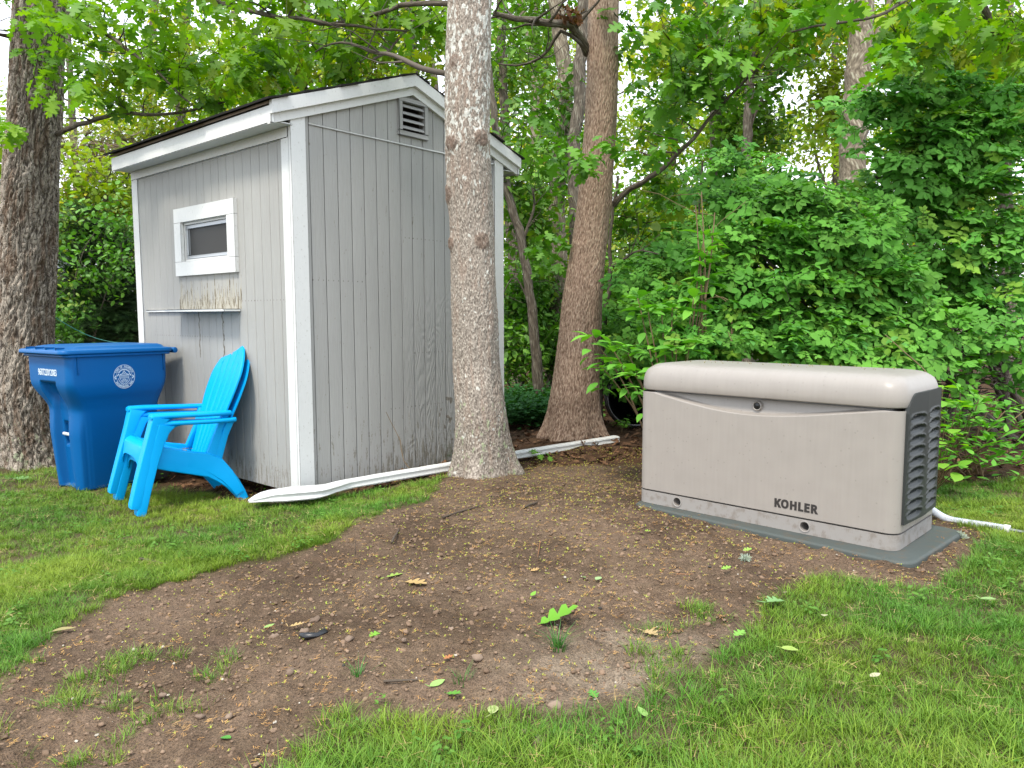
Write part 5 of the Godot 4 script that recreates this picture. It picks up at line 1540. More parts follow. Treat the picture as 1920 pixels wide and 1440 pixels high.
func seal_mesh(fr: Transform3D) -> ArrayMesh:
	var b := MB.new()
	b.t = fr
	var R := 0.088
	var ringf := func(r0: float, r1: float, a0: float, a1: float) -> void:
		var n := 64
		var prev := []
		for i in n + 1:
			var a := lerpf(a0, a1, float(i) / n)
			var now := [b.add(Vector3(cos(a) * r0, sin(a) * r0, 0)), b.add(Vector3(cos(a) * r1, sin(a) * r1, 0))]
			if i > 0: b.quad(prev[0], prev[1], now[1], now[0])
			prev = now
	var line := func(pts: Array, w: float) -> void:
		for i in pts.size() - 1:
			var p: Vector2 = pts[i]
			var q: Vector2 = pts[i + 1]
			var nn := (q - p).orthogonal().normalized() * w * 0.5
			var e := (q - p).normalized() * w * 0.3
			b.face(Vector3(p.x + nn.x - e.x, p.y + nn.y - e.y, 0), Vector3(p.x - nn.x - e.x, p.y - nn.y - e.y, 0), Vector3(q.x - nn.x + e.x, q.y - nn.y + e.y, 0), Vector3(q.x + nn.x + e.x, q.y + nn.y + e.y, 0))
	ringf.call(R * 0.96, R, 0.0, TAU)
	ringf.call(R * 0.715, R * 0.74, 0.0, TAU)
	# shield, band, ridge, ribbon, tools, globe and sprays
	var s := R * 0.01
	line.call([Vector2(-45, 14) * s, Vector2(45, 14) * s, Vector2(42, -10) * s, Vector2(24, -42) * s, Vector2(0, -60) * s, Vector2(-24, -42) * s, Vector2(-42, -10) * s, Vector2(-45, 14) * s], 0.0032)
	line.call([Vector2(-43, -12) * s, Vector2(43, -12) * s], 0.003)
	for k in 4: line.call([Vector2(-40, 9 - 5 * k) * s, Vector2(40, 10 - 5 * k) * s], 0.0016)
	line.call([Vector2(-40, 18) * s, Vector2(-16, 24) * s, Vector2(-6, 44) * s, Vector2(2, 50) * s, Vector2(8, 36) * s, Vector2(22, 22) * s, Vector2(40, 18) * s], 0.0045)
	line.call([Vector2(-8, 30) * s, Vector2(8, 26) * s], 0.005)
	var arc := []
	for i in 13: arc.append(Vector2(cos(deg_to_rad(145 - i * 9.2)), sin(deg_to_rad(145 - i * 9.2))) * R * 0.60)
	line.call(arc, 0.0085)
	line.call([Vector2(-62, 8) * s, Vector2(-52, 24) * s], 0.007)
	line.call([Vector2(62, 8) * s, Vector2(50, 24) * s], 0.007)
	ringf.call(R * 0.001, R * 0.02, 0.0, TAU)
	var gl := []
	for i in 11: gl.append(Vector2(0, -44) * s + Vector2(cos(PI * i / 10.0), sin(PI * i / 10.0)) * R * 0.24)
	line.call(gl, 0.003)
	for k in 4: line.call([Vector2(-20 + k * 2, -42 + k * 5) * s, Vector2(20 - k * 2, -42 + k * 5) * s], 0.0018)
	for sd in [-1, 1]:
		line.call([Vector2(sd * 55, -14) * s, Vector2(sd * 46, -36) * s, Vector2(sd * 26, -56) * s, Vector2(sd * 6, -66) * s], 0.004)
		line.call([Vector2(sd * 80, 8) * s, Vector2(sd * 88, -4) * s, Vector2(sd * 78, -16) * s], 0.008)
	var st := SurfaceTool.new()
	st.begin(Mesh.PRIMITIVE_TRIANGLES)
	st.append_from(b.mesh(), 0, Transform3D())
	for w in [["TOWN OF FALMOUTH", 90.0, 128.0, 1.0], ["INCORPORATED 1686", 270.0, 118.0, -1.0]]:
		var txt: String = w[0]
		for i in txt.length():
			if txt[i] == " ": continue
			var f := float(i) / (txt.length() - 1) - 0.5
			var a := deg_to_rad(w[1] - f * w[2] * w[3])
			var rr := R * 0.85
			var o := Vector3(cos(a) * rr, sin(a) * rr, 0)
			var yv: Vector3 = Vector3(cos(a), sin(a), 0) * w[3]
			var xv: Vector3 = yv.cross(Vector3(0, 0, 1))
			word(st, txt[i], R * 0.15, fr * Transform3D(Basis(xv, yv, Vector3(0, 0, 1)), o))
	return st.commit()

# ---------------------------------------------------------------- chairs
func chairs() -> void:
	var az := mat(Color(0.0, 0.34, 0.74), 0.42, 0.3)
	var base := Vector3(-2.115, -0.115, -4.78)
	var t := thing("plastic_chair", "blue plastic garden armchair at the bottom of the stack of two", "chair", base, -50.0, "stacked blue chairs")
	t.scale = Vector3(0.92, 0.98, 0.98)
	# local: front is +z (turned towards the left of the picture), x is the width
	var bow := func(x: float) -> float: return 0.10 * x * x
	var back_pt := func(f: float) -> Vector2:   # height along the back: z, y
		return Vector2(-0.125 - 0.27 * f - 0.035 * f * f, 0.22 + 0.77 * f)
	var halfw := func(f: float) -> float:
		var w := 0.165 + 0.115 * smoothstep(0.0, 0.62, f)
		if f > 0.68: w *= pow(maxf(0.0, 1.0 - pow((f - 0.68) / 0.322, 1.7)), 0.72)
		return w
	var flatw := func(f: float) -> float: return 0.165 + 0.115 * smoothstep(0.0, 0.62, f)
	var sheet := func(x0: Callable, x1: Callable, f0: float, f1: float, off: float, th: float, nx: int, nf: int, out: Callable) -> ArrayMesh:
		var b := MB.new()
		var grid := [[], []]
		for sd in 2:
			for j in nf + 1:
				for i in nx + 1:
					var f := lerpf(f0, f1, float(j) / nf)
					var x := lerpf(x0.call(f), x1.call(f), float(i) / nx)
					var q: Vector3 = out.call(x, f, off if sd == 0 else off - th)
					grid[sd].append(b.add(q))
		for j in nf:
			for i in nx:
				var a := j * (nx + 1) + i
				b.quad(grid[0][a], grid[0][a + 1], grid[0][a + nx + 2], grid[0][a + nx + 1])
				b.quad(grid[1][a + nx + 1], grid[1][a + nx + 2], grid[1][a + 1], grid[1][a])
		var loop := []
		for i in nx + 1: loop.append(i)
		for j in nf + 1: loop.append(j * (nx + 1) + nx)
		for i in nx + 1: loop.append(nf * (nx + 1) + nx - i)
		for j in nf + 1: loop.append((nf - j) * (nx + 1))
		for k in loop.size():
			var m: int = loop[(k + 1) % loop.size()]
			var i0: int = loop[k]
			if m == i0: continue
			b.face(b.v[grid[1][i0]], b.v[grid[1][m]], b.v[grid[0][m]], b.v[grid[0][i0]])
		return b.mesh()
	var back_out := func(x: float, f: float, off: float) -> Vector3:
		var q: Vector2 = back_pt.call(f)
		var d: Vector2 = (back_pt.call(f + 0.01) - back_pt.call(f - 0.01)).normalized()
		var nrm := Vector2(d.y, -d.x)
		if nrm.x < 0: nrm = -nrm
		var c: float = bow.call(x) * 1.6
		return Vector3(x, q.y + nrm.y * (off + c), q.x + nrm.x * (off + c))
	var b0 := MB.new()
	var gx := 66
	var gf := 56
	for sd in 2:
		for j in gf + 1:
			var f := 1.0 - pow(1.0 - float(j) / gf, 1.7)
			for i in gx + 1:
				var e := lerpf(-1.0, 1.0, float(i) / gx)
				var x: float = halfw.call(f) * e
				var off := 0.0
				if sd == 0:
					for k in 4:   # grooves between the moulded slats
						var gxp: float = flatw.call(f) * (-0.6 + 0.4 * k) * 0.92
						if f > 0.04 and f < [0.80, 0.90, 0.90, 0.80][k]: off -= 0.012 * exp(-pow((x - gxp) / 0.006, 2.0))
					off -= 0.004 * smoothstep(0.93, 1.0, absf(e))
				else: off = -0.014
				b0.add(back_out.call(x, f, off))
	var half := (gx + 1) * (gf + 1)
	for j in gf:
		for i in gx:
			var a := j * (gx + 1) + i
			b0.quad(a, a + 1, a + gx + 2, a + gx + 1)
			b0.quad(half + a + gx + 1, half + a + gx + 2, half + a + 1, half + a)
	for j in gf:
		for e in [0, gx]:
			var a: int = j * (gx + 1) + e
			var c2: int = a + gx + 1
			if e == 0: b0.face(b0.v[half + a], b0.v[a], b0.v[c2], b0.v[half + c2])
			else: b0.face(b0.v[a], b0.v[half + a], b0.v[half + c2], b0.v[c2])
	part(t, "backrest", b0.mesh(), az)
	# seat: rolls over at the front
	var seat_pt := func(f: float) -> Vector2:   # z, y from rear (0) to front roll (1)
		if f < 0.8: return Vector2(lerpf(-0.13, 0.22, f / 0.8), 0.235 + 0.135 * pow(f / 0.8, 1.25))
		var a := (f - 0.8) / 0.2 * 1.35
		return Vector2(0.22 + sin(a) * 0.05, 0.37 - (1.0 - cos(a)) * 0.05)
	var seat_out := func(x: float, f: float, off: float) -> Vector3:
		var q: Vector2 = seat_pt.call(f)
		var d: Vector2 = (seat_pt.call(minf(f + 0.01, 1.0)) - seat_pt.call(maxf(f - 0.01, 0.0))).normalized()
		return Vector3(x, q.y + d.x * off + absf(x) * absf(x) * 0.1, q.x - d.y * off)
	var st := part(t, "seat", sheet.call(func(_f: float) -> float: return 0.235, func(_f: float) -> float: return -0.235, 0.0, 1.0, 0.0, 0.010, 14, 34, seat_out), az)
	for k in 5:
		var f0 := 0.04 + 0.145 * k
		piece(st, "slat", sheet.call(func(_f: float) -> float: return 0.215, func(_f: float) -> float: return -0.215, f0, f0 + 0.132, 0.005, 0.005, 10, 4, seat_out), az)
	# front apron with its arch
	var ap := MB.new()
	var prev := []
	for i in 25:
		var x := lerpf(-0.215, 0.215, i / 24.0)
		var lo := 0.285 - 0.075 * pow(absf(x) / 0.215, 5.0)
		var now := [ap.add(Vector3(x, lo, 0.288)), ap.add(Vector3(x, 0.345, 0.268)), ap.add(Vector3(x, lo, 0.276)), ap.add(Vector3(x, 0.345, 0.256))]
		if i > 0:
			ap.quad(prev[0], now[0], now[1], prev[1])
			ap.quad(now[2], prev[2], prev[3], now[3])
			ap.quad(prev[2], now[2], now[0], prev[0])
		prev = now
	part(t, "apron", ap.mesh(), az)
	for sx in [-1.0, 1.0]:
		var X := Vector3(1, 0, 0)
		var b := MB.new()
		# front leg: broad at the top where it turns into the arm
		var lg := []
		for q in [[0.0, 0.335, 0.285, 0.075, 0.05], [0.02, 0.332, 0.284, 0.080, 0.055], [0.15, 0.298, 0.276, 0.084, 0.055], [0.30, 0.256, 0.272, 0.088, 0.056], [0.42, 0.220, 0.274, 0.092, 0.06], [0.50, 0.192, 0.280, 0.094, 0.075], [0.535, 0.17, 0.285, 0.094, 0.10]]:
			lg.append([Vector3(sx * q[2], q[0], q[1]), X, Vector3(0, 0.2, 1).normalized() * -1.0, q[3], q[4]])
		b.loft(lg, true, Color.WHITE, 0.09)
		part(t, "front_leg", b.mesh(), az)
		# arm
		b = MB.new()
		var am := []
		for q in [[0.228, 0.538, 0.285, 0.085, 0.02], [0.215, 0.545, 0.285, 0.080, 0.030], [0.13, 0.545, 0.288, 0.082, 0.030], [0.0, 0.540, 0.290, 0.080, 0.029], [-0.12, 0.535, 0.286, 0.074, 0.028], [-0.22, 0.532, 0.272, 0.066, 0.028], [-0.262, 0.530, 0.258, 0.066, 0.030]]:
			am.append([Vector3(sx * q[2], q[1], q[0]), X, Vector3(0, 1, 0), q[3], q[4]])
		b.loft(am, true, Color.WHITE, 0.3)
		part(t, "arm", b.mesh(), az)
		# inner fillet between leg and arm
		b = MB.new()
		var pv := []
		for i in 9:
			var a := i / 8.0 * PI / 2
			var z := 0.165 - 0.085 * (1.0 - cos(a))
			var y := 0.44 + 0.085 * sin(a)
			var nw := [b.add(Vector3(sx * 0.268, y, z)), b.add(Vector3(sx * 0.268, 0.53, 0.17)), b.add(Vector3(sx * 0.300, y, z)), b.add(Vector3(sx * 0.300, 0.53, 0.17))]
			if i > 0:
				b.quad(pv[0], nw[0], nw[1], pv[1])
				b.quad(nw[2], pv[2], pv[3], nw[3])
				b.quad(pv[0], pv[2], nw[2], nw[0])
			pv = nw
		part(t, "arm_gusset", b.mesh(), az)
		# side rail that sweeps into the rear leg
		b = MB.new()
		var rl := []
		for q in [[0.25, 0.325, 0.232, 0.09], [0.12, 0.285, 0.232, 0.10], [0.0, 0.25, 0.232, 0.10], [-0.10, 0.225, 0.233, 0.105], [-0.17, 0.185, 0.238, 0.11], [-0.23, 0.12, 0.248, 0.095], [-0.275, 0.05, 0.258, 0.075], [-0.30, 0.0, 0.264, 0.06]]:
			rl.append(Vector3(sx * q[2], q[1], q[0]))
		var ls := []
		var hs := [0.10, 0.105, 0.105, 0.115, 0.12, 0.095, 0.075, 0.06]
		for i in rl.size():
			var tg: Vector3 = (rl[mini(i + 1, rl.size() - 1)] - rl[maxi(i - 1, 0)]).normalized()
			ls.append([rl[i], X, X.cross(tg) * 1.0, 0.045, hs[i]])
		b.loft(ls, true, Color.WHITE, 0.18)
		part(t, "rear_leg", b.mesh(), az)
		# strut between arm and back
		b = MB.new()
		b.loft([[Vector3(sx * 0.245, 0.525, -0.235), X, Vector3(0, 0, 1), 0.05, 0.05], [Vector3(sx * 0.215, 0.42, -0.20), X, Vector3(0, 0, 1), 0.04, 0.05], [Vector3(sx * 0.225, 0.26, -0.14), X, Vector3(0, 0, 1), 0.035, 0.07]], true, Color.WHITE, 0.2)
		part(t, "back_strut", b.mesh(), az)
	var c: Node3D = t.duplicate()
	c.name = num("plastic_chair")
	add_child(c, true)
	c.position = base + Vector3(0, 0.046, 0) + t.basis * Vector3(0, 0, 0.03)
	tag(c, "blue plastic garden armchair on top of the stack, with leaf litter on its seat", "chair", "stacked blue chairs")
	# scraps on the seat
	for k in 3:
		var p := c.position + t.basis * Vector3(rv(-.06, .1), 0.268, -0.05 + rv(-.04, .05))
		loose_leaf(p, rv(0.04, 0.06), rv(0, TAU), k % 2, "small dry leaf scrap lying on the top chair's seat", "leaf scraps on the chair", Color(0.22, 0.17, 0.03) if k else Color(0.12, 0.2, 0.03))
func loose_leaf(p: Vector3, ln: float, yaw: float, kind: int, label: String, group: String, col: Color, tilt := 0.0, called := "fallen_leaf") -> void:
	var b := MB.new()
	b.t = Transform3D(Basis.from_euler(Vector3(rv(-.15, .15), yaw, tilt + rv(-.1, .1))), Vector3(0, 0.008, 0))
	b.leaf(OAK if kind == 0 else OVATE, Transform3D(Basis.IDENTITY, Vector3(-ln / 2, 0, 0)), ln, ln * 0.95, rv(-0.25, 0.2), rv(0.05, 0.3))
	if ln > 0.05: b.tube([Vector3(-ln / 2, 0, 0), Vector3(-ln * 0.72, rv(-.004, .008), rv(-.02, .02))], [0.0016, 0.001], 4, false)
	var m := vmat(0.55, 0.45, Color(0.9, 1.0, 0.4) * 0.3)
	m.albedo_color = col.linear_to_srgb()
	var o := part(self, called, b.mesh(), m, p)
	tag(o, label, "leaf", group)

# ---------------------------------------------------------------- downspout, conduit, drum
func downspout() -> void:
	var px := [[466, 940, .012], [480, 936, .018], [505, 930, .024], [545, 926, .03], [590, 922, .032], [618, 916, .034], [650, 908, .036], [735, 893, .042], [848, 874, .052], [968, 853, .072], [1060, 838, .084], [1156, 823, .1]]
	var sw := [0.03, 0.08, 0.14, 0.165, 0.155, 0.11, 0.08, 0.075, 0.075, 0.075, 0.075, 0.075]
	var sh := [0.01, 0.026, 0.05, 0.062, 0.058, 0.045, 0.05, 0.052, 0.052, 0.052, 0.052, 0.052]
	var pts := []
	for q in px:
		var th := deg_to_rad(PITCH)
		var x: float = (q[0] - 960.0) / F
		var y: float = (720.0 - q[1]) / F
		var r := Vector3(x, y * cos(th) - sin(th), -y * sin(th) - cos(th))
		pts.append(EYE + r * ((q[2] - EYE.y) / r.y))
	var o: Vector3 = pts[0]
	var t := thing("downspout", "long white corrugated downspout lying on the ground, crushed at its near end", "gutter pipe", o)
	var b := MB.new()
	var rings := []
	var cv := Curve3D.new()
	for i in pts.size():
		var tg: Vector3 = (pts[mini(i + 1, pts.size() - 1)] - pts[maxi(i - 1, 0)]) / 6.0
		cv.add_point(pts[i] - o, -tg, tg)
	var run := [0.0]
	for i in range(1, pts.size()): run.append(run[-1] + pts[i].distance_to(pts[i - 1]))
	for k in 90:
		var f := k / 89.0
		var s: float = f * run[-1]
		var j := 0
		while j < pts.size() - 2 and run[j + 1] < s: j += 1
		var g: float = clampf((s - run[j]) / (run[j + 1] - run[j]), 0, 1)
		var w: float = lerpf(sw[j], sw[j + 1], g)
		var h: float = lerpf(sh[j], sh[j + 1], g)
		var p := cv.sample_baked(cv.get_baked_length() * f, true)
		var tg := (cv.sample_baked(cv.get_baked_length() * minf(f + 0.01, 1.0), true) - cv.sample_baked(cv.get_baked_length() * maxf(f - 0.01, 0.0), true)).normalized()
		var sd := tg.cross(Vector3.UP).normalized()
		var ring := []
		for i in 81:   # around, with small flutes
			var a := TAU * i / 80.0
			var cx := signf(cos(a)) * pow(absf(cos(a)), 0.35)
			var cy := signf(sin(a)) * pow(absf(sin(a)), 0.35)
			var flute := 1.0 - 0.11 * pow(0.5 + 0.5 * cos(a * 10.0), 2.0)
			var dent := 1.0 + 0.06 * nz2.get_noise_2d(s * 6.0, a)
			ring.append(b.add(p + sd * cx * w * 0.5 * flute + Vector3.UP * cy * h * 0.5 * flute * dent))
		rings.append(ring)
	for k in 89:
		for i in 80: b.quad(rings[k][i + 1], rings[k][i], rings[k + 1][i], rings[k + 1][i + 1])
	part(t, "pipe", b.mesh(), M.trim)
	var e: Vector3 = pts[-1] - o
	part(t, "end_cap", boxm(Vector3.ZERO, Vector3(0.008, 0.05, 0.07), 0.003), M.trim, e - Vector3(0.01, 0, -0.01))
func conduit() -> void:
	var pts := []
	for q in [[1690, 915, 3.46], [1742, 953, 3.42], [1775, 973, 3.38], [1812, 988, 3.33], [1850, 997, 3.28], [1893, 1003, 3.22]]: pts.append(at(q[0], q[1], q[2]))
	for i in pts.size(): pts[i].y = maxf(pts[i].y, gh(pts[i].x, pts[i].z) + 0.006)
	var o: Vector3 = pts[-1]
	var t := thing("conduit_pipe", "white ribbed conduit running from the generator into the grass", "pipe", o)
	var cv := Curve3D.new()
	for i in pts.size():
		var tg: Vector3 = (pts[mini(i + 1, pts.size() - 1)] - pts[maxi(i - 1, 0)]) / 6.0
		cv.add_point(pts[i] - o, -tg, tg)
	var b := MB.new()
	var path := []
	var rad := []
	for k in 150:
		path.append(cv.sample_baked(cv.get_baked_length() * k / 149.0, true))
		rad.append(0.0185 if k % 3 != 0 else 0.0172)
	b.tube(path, rad, 14)
	part(t, "hose", b.mesh(), mat(Color(0.47, 0.50, 0.55), 0.35, 0.5))
	b = MB.new()
	b.tube([path[140], path[149]], [0.0205, 0.0205], 14)
	part(t, "fitting", b.mesh(), mat(Color(0.72, 0.72, 0.70), 0.5))
	b = MB.new()
	b.tube([path[149], path[149] + Vector3(0.06, -0.006, 0.03), path[149] + Vector3(0.2, -0.012, 0.1), path[149] + Vector3(0.5, -0.015, 0.3)], [0.008, 0.007, 0.007, 0.007], 8)
	part(t, "cable", b.mesh(), mat(Color(0.16, 0.18, 0.17), 0.5))
	# black drum on its side
	var dp := Vector3(1.12, 0.33, -6.75)
	var d := thing("plastic_drum", "black plastic drum lying on its side behind the generator's left end", "drum", Vector3(dp.x, gh(dp.x, dp.z), dp.z))
	var blk := mat(Color(0.012, 0.012, 0.013), 0.22, 0.6)
	var dm := MB.new()
	var ax := Vector3(-0.25, 0.08, 1).normalized()
	part(d, "shell", disc(dp - d.position - ax * 0.5, ax, [Vector2(0.001, 0), Vector2(0.22, 0), Vector2(0.235, 0.02), Vector2(0.235, 0.2), Vector2(0.243, 0.21), Vector2(0.243, 0.23), Vector2(0.235, 0.24), Vector2(0.24, 0.42), Vector2(0.252, 0.43), Vector2(0.252, 0.455), Vector2(0.24, 0.465), Vector2(0.245, 0.62), Vector2(0.268, 0.63), Vector2(0.272, 0.645), Vector2(0.268, 0.665), Vector2(0.235, 0.67), Vector2(0.228, 0.66), Vector2(0.225, 0.1), Vector2(0.001, 0.08)], 48), blk)
	# green line sagging between the left trunk and the shed
	var wp := []
	for i in 13:
		var f := i / 12.0
		wp.append(at(lerpf(100, 262, f), lerpf(593, 644, f) + 16.0 * sin(PI * f), lerpf(6.9, 7.0, f)))
	b = MB.new()
	b.tube(local(wp, wp[0]), range(13).map(func(_i): return 0.0035), 6, false)
	tag(part(self, "garden_line", b.mesh(), mat(Color(0.03, 0.2, 0.16), 0.5), wp[0]), "thin green line sagging from the left trunk behind the cart", "line")

# ---------------------------------------------------------------- small plants
func sprig(called: String, label: String, p: Vector3, n: int, h: float, l0: float, l1: float, kind: String, mats: Array, cat := "seedling", group := "") -> void:
	var t := thing(called, label, cat, p, 0.0, group)
	for i in n:
		var d := Vector3(rv(-1, 1), 0, rv(-1, 1)) * h * 0.45
		var e := d + Vector3(0, h * rv(0.5, 1.0), 0)
		limb(t, p, [p, p + d * 0.4 + Vector3(0, e.y * 0.6, 0), p + e], 0.002, 0.001, M.greentwig, "stem")
		tip(t, e, kind, 5, l0, l1, mats, -0.4, 0.3)
func small_plants() -> void:
	var lm := tints("seedling_tints", M.leafS, [Color(0.10, 0.26, 0.03), Color(0.14, 0.30, 0.035)])
	sprig("seedling", "little bright seedling by the far end of the white downspout", onto(1166, 812), 7, 0.12, 0.03, 0.045, "leaf_round", lm)
	sprig("seedling", "oak seedling before the downspout, right of the lichened trunk", onto(1018, 862), 2, 0.06, 0.05, 0.08, "leaf_oak", lm)
	sprig("seedling", "seedling in front of the crushed end of the downspout", onto(572, 938), 2, 0.06, 0.03, 0.04, "leaf_oak", lm)
	sprig("seedling", "yellow green sprout in the gap under the shed's side wall", onto(300, 905), 4, 0.09, 0.02, 0.03, "leaf_round", lm)
	sprig("seedling", "small sprout between the chair's rear leg and the shed corner", onto(490, 922), 3, 0.05, 0.018, 0.025, "leaf_round", lm)
	# young conifer against the gable
	var p := onto(828, 868)
	var t := thing("conifer_seedling", "feathery little conifer seedling against the shed's gable wall", "seedling", p)
	limb(t, p, [p, p + Vector3(0, 0.09, 0), p + Vector3(0.01, 0.17, 0)], 0.003, 0.001, M.greentwig, "stem")
	for i in 16:
		piece(t, "frond", SP.needle[i % 3], tints("frond", M.needle, [Color(0.05, 0.12, 0.03), Color(0.12, 0.11, 0.04)])[i % 2 if i > 10 else 0], turned(Vector3(0, 0.02 + i * 0.01, 0), rv(0, TAU), 0.0, 0.5, 0.45 - i * 0.012))
	# dry twig leaning on the gable
	p = Vector3(-0.62, 0.0, -4.86)
	t = thing("dry_stem", "dry stem standing before the gable wall, bent over the downspout", "twig", p)
	limb(t, p, [p, at(755, 860, 4.9), at(752, 830, 4.95), at(735, 795, 5.0), at(724, 772, 5.0)], 0.003, 0.0015, M.greentwig, "stem")

# ---------------------------------------------------------------- lawn
func blade(b: MB, p: Vector3, h: float, lean: Vector3, w: float, col: Color) -> void:
	var side := lean.cross(Vector3.UP)
	side = side.normalized() if side.length() > 0.01 else Vector3.RIGHT
	var prev := []
	for i in 4:
		var f := i / 3.0
		var c := p + Vector3.UP * h * (f - 0.18 * f * f) + lean * h * f * f
		var ww := w * (1.0 - f * 0.9)
		var now := [b.add(c - side * ww, Vector2.ZERO, col), b.add(c + side * ww, Vector2.ZERO, col)]
		if i > 0: b.quad(prev[0], prev[1], now[1], now[0])
		prev = now
func lawn() -> void:
	var tufts := []
	for k in 6:
		var b := MB.new()
		var n := 17
		for i in n:
			var a := rv(0, TAU)
			var p := Vector3(cos(a), 0, sin(a)) * 0.035 * sqrt(rng.randf())
			var h := rv(0.022, 0.055) * (1.35 if k == 5 else 1.0)
			var col := Color.WHITE * rv(0.75, 1.2)
			var straw := rng.randf()
			if straw < (0.24 if k < 3 else 0.10): col = Color(2.2, 1.2, 2.2)
			blade(b, p, h, Vector3(cos(a + rv(-1, 1)), 0, sin(a + rv(-1, 1))) * rv(0.15, 1.3), rv(0.0011, 0.0020), col)
		tufts.append(b.mesh())
	var trs := [[], [], [], [], [], []]
	var cols := [[], [], [], [], [], []]
	var tries := 0
	var put := func(x: float, z: float, keep: float, big: float) -> void:
		if rng.randf() > keep: return
		var q := zones(x, z)
		var bare := maxf(q.x, q.y)
		var pn := nz.get_noise_2d(x * 150.0 + 40.0, z * 150.0)
		var sparse := smoothstep(0.50, 0.15, Vector2((x - 0.3) / 1.2, z + 2.0).length()) * 0.5 + smoothstep(0.35, 0.1, Vector2((x + 0.75) / 1.4, z + 1.75).length()) * 0.5
		if bare > 0.35 + pn * 0.5: return
		if rng.randf() < bare * 1.3 + sparse + maxf(0.0, -pn - 0.1) * 1.0: return
		if x > -1.45 and Vector2(x + 1.32, z + 4.53).dot(Vector2(0.65, -0.76)) > 0.0 and Vector2(x + 1.32, z + 4.53).dot(Vector2(-0.76, -0.65)) > -0.05: return
		var pl := Vector2(x - 1.487, z + 2.8465)
		var lx := pl.dot(Vector2(0.719, 0.695))
		var lz := pl.dot(Vector2(-0.695, 0.719))
		if lx > -1.33 and lx < 0.12 and lz < 0.15 and lz > -0.58: return
		var k := rng.randi() % 5
		if pn > 0.18 and rng.randf() < 0.35: k = 5
		trs[k].append(turned(Vector3(x, height(x, z, q.x) - 0.003, z), rv(0, TAU), rv(-.15, .15), rv(-.15, .15), rv(0.5, 1.05) * big * (1.0 + 0.45 * smoothstep(-2.1, -1.5, z + 0.25 * nz.get_noise_2d(x * 100.0, 5.0)))))
		var g := nz.get_noise_2d(x * 90.0, z * 90.0 + 60.0) + rv(-.25, .25)
		var c := Color(0.08, 0.215, 0.016).lerp(Color(0.22, 0.305, 0.024), clampf(0.45 + g * 1.1, 0, 1))
		cols[k].append(c * rv(0.8, 1.2))
	for i in 38000: put.call(rv(-2.6, 2.6), rv(-3.5, -1.2), 1.0, 0.8)
	for i in 24000: put.call(rv(-4.8, 3.2), rv(-5.0, -3.0), 1.0, 0.85)
	for i in 9000: put.call(rv(-7.0, 4.5), rv(-8.5, -4.6), 1.0, 1.15)
	for i in 4000: put.call(rv(-9.0, 8.0), rv(-16.0, -8.0), 1.0, 1.6)
	for i in 1500:   # thin grass coming up again through the soil at the lower left and right
		var left := i < 700
		var x := rv(-1.75, -0.85) if left else rv(0.15, 0.95)
		var z := rv(-2.35, -1.75) if left else rv(-2.45, -1.75)
		if nz.get_noise_2d(x * 380.0, z * 380.0) < 0.06 or zones(x, z).x < 0.3: continue
		if not left and Vector2(x - 0.75, z + 2.1).length() > 0.42: continue
		trs[i % 5].append(turned(Vector3(x, height(x, z, 1.0) - 0.004, z), rv(0, TAU), rv(-.2, .2), rv(-.2, .2), rv(0.45, 0.9)))
		cols[i % 5].append(Color(0.09, 0.22, 0.02).lerp(Color(0.2, 0.28, 0.03), rng.randf()))
	var l := thing("lawn", "mown lawn grass round the bare soil patch", "grass")
	l.set_meta("kind", "stuff")
	for k in 6: many(l, "grass" if k == 0 else "grass_%03d" % k, tufts[k], M.grass, trs[k], cols[k])
	# clover and dead straw worked into the lawn
	var ct := []
	var cc := []
	var dt := []
	var dc := []
	var sb := MB.new()
	for i in 5: blade(sb, Vector3(rv(-.03, .03), 0.004, rv(-.03, .03)), 0.006, Vector3(rv(-1, 1), 0, rv(-1, 1)).normalized() * rv(6.0, 11.0), 0.0012, Color.WHITE * rv(0.8, 1.2))
	for i in 5200:
		var x := rv(-4.5, 3.0)
		var z := rv(-6.0, -1.25)
		var q := zones(x, z)
		if q.x > 0.4 or q.y > 0.4: continue
		var h := height(x, z, q.x)
		if nz.get_noise_2d(x * 240.0 + 70.0, z * 240.0) > 0.16 and ct.size() < 500:
			ct.append(turned(Vector3(x, h, z), rv(0, TAU), 0.0, 0.0, rv(0.25, 0.5)))
			cc.append(Color(0.09, 0.22, 0.03).lerp(Color(0.15, 0.30, 0.05), rng.randf()))
		elif rng.randf() < 0.6:
			dt.append(turned(Vector3(x, h + rv(0.004, 0.02), z), rv(0, TAU), 0.0, 0.0, rv(0.6, 1.3)))
			dc.append(Color(0.34, 0.23, 0.09).lerp(Color(0.46, 0.37, 0.17), rng.randf()))
	many(l, "clover", SP.low[1], M.leafS, ct, cc)
	many(l, "straw", sb.mesh(), M.bits, dt, dc)
	# the green tuft that stands alone in the soil, and two smaller ones
	for q in [[1045, 1218, 0.075, 60, "tuft of grass standing alone in the bare soil under the big green leaf"], [672, 1275 - 5, 0.05, 22, "small grass tuft in the soil near the lower edge of the bare patch"], [868, 1280, 0.05, 22, "thin grass tuft beside the pale torn leaf in the soil"]]:
		var p := onto(q[0], q[1])
		var b := MB.new()
		for i in q[3]:
			var a := rv(0, TAU)
			blade(b, Vector3(cos(a), 0, sin(a)) * 0.03 * rng.randf(), rv(0.5, 1.2) * q[2], Vector3(cos(a), 0, sin(a)) * rv(0.2, 1.2), 0.0018, Color(0.05, 0.15, 0.025) * rv(0.8, 1.3))
		var o := part(self, "grass_tuft", b.mesh(), M.grass, p)
		tag(o, q[4], "grass tuft")

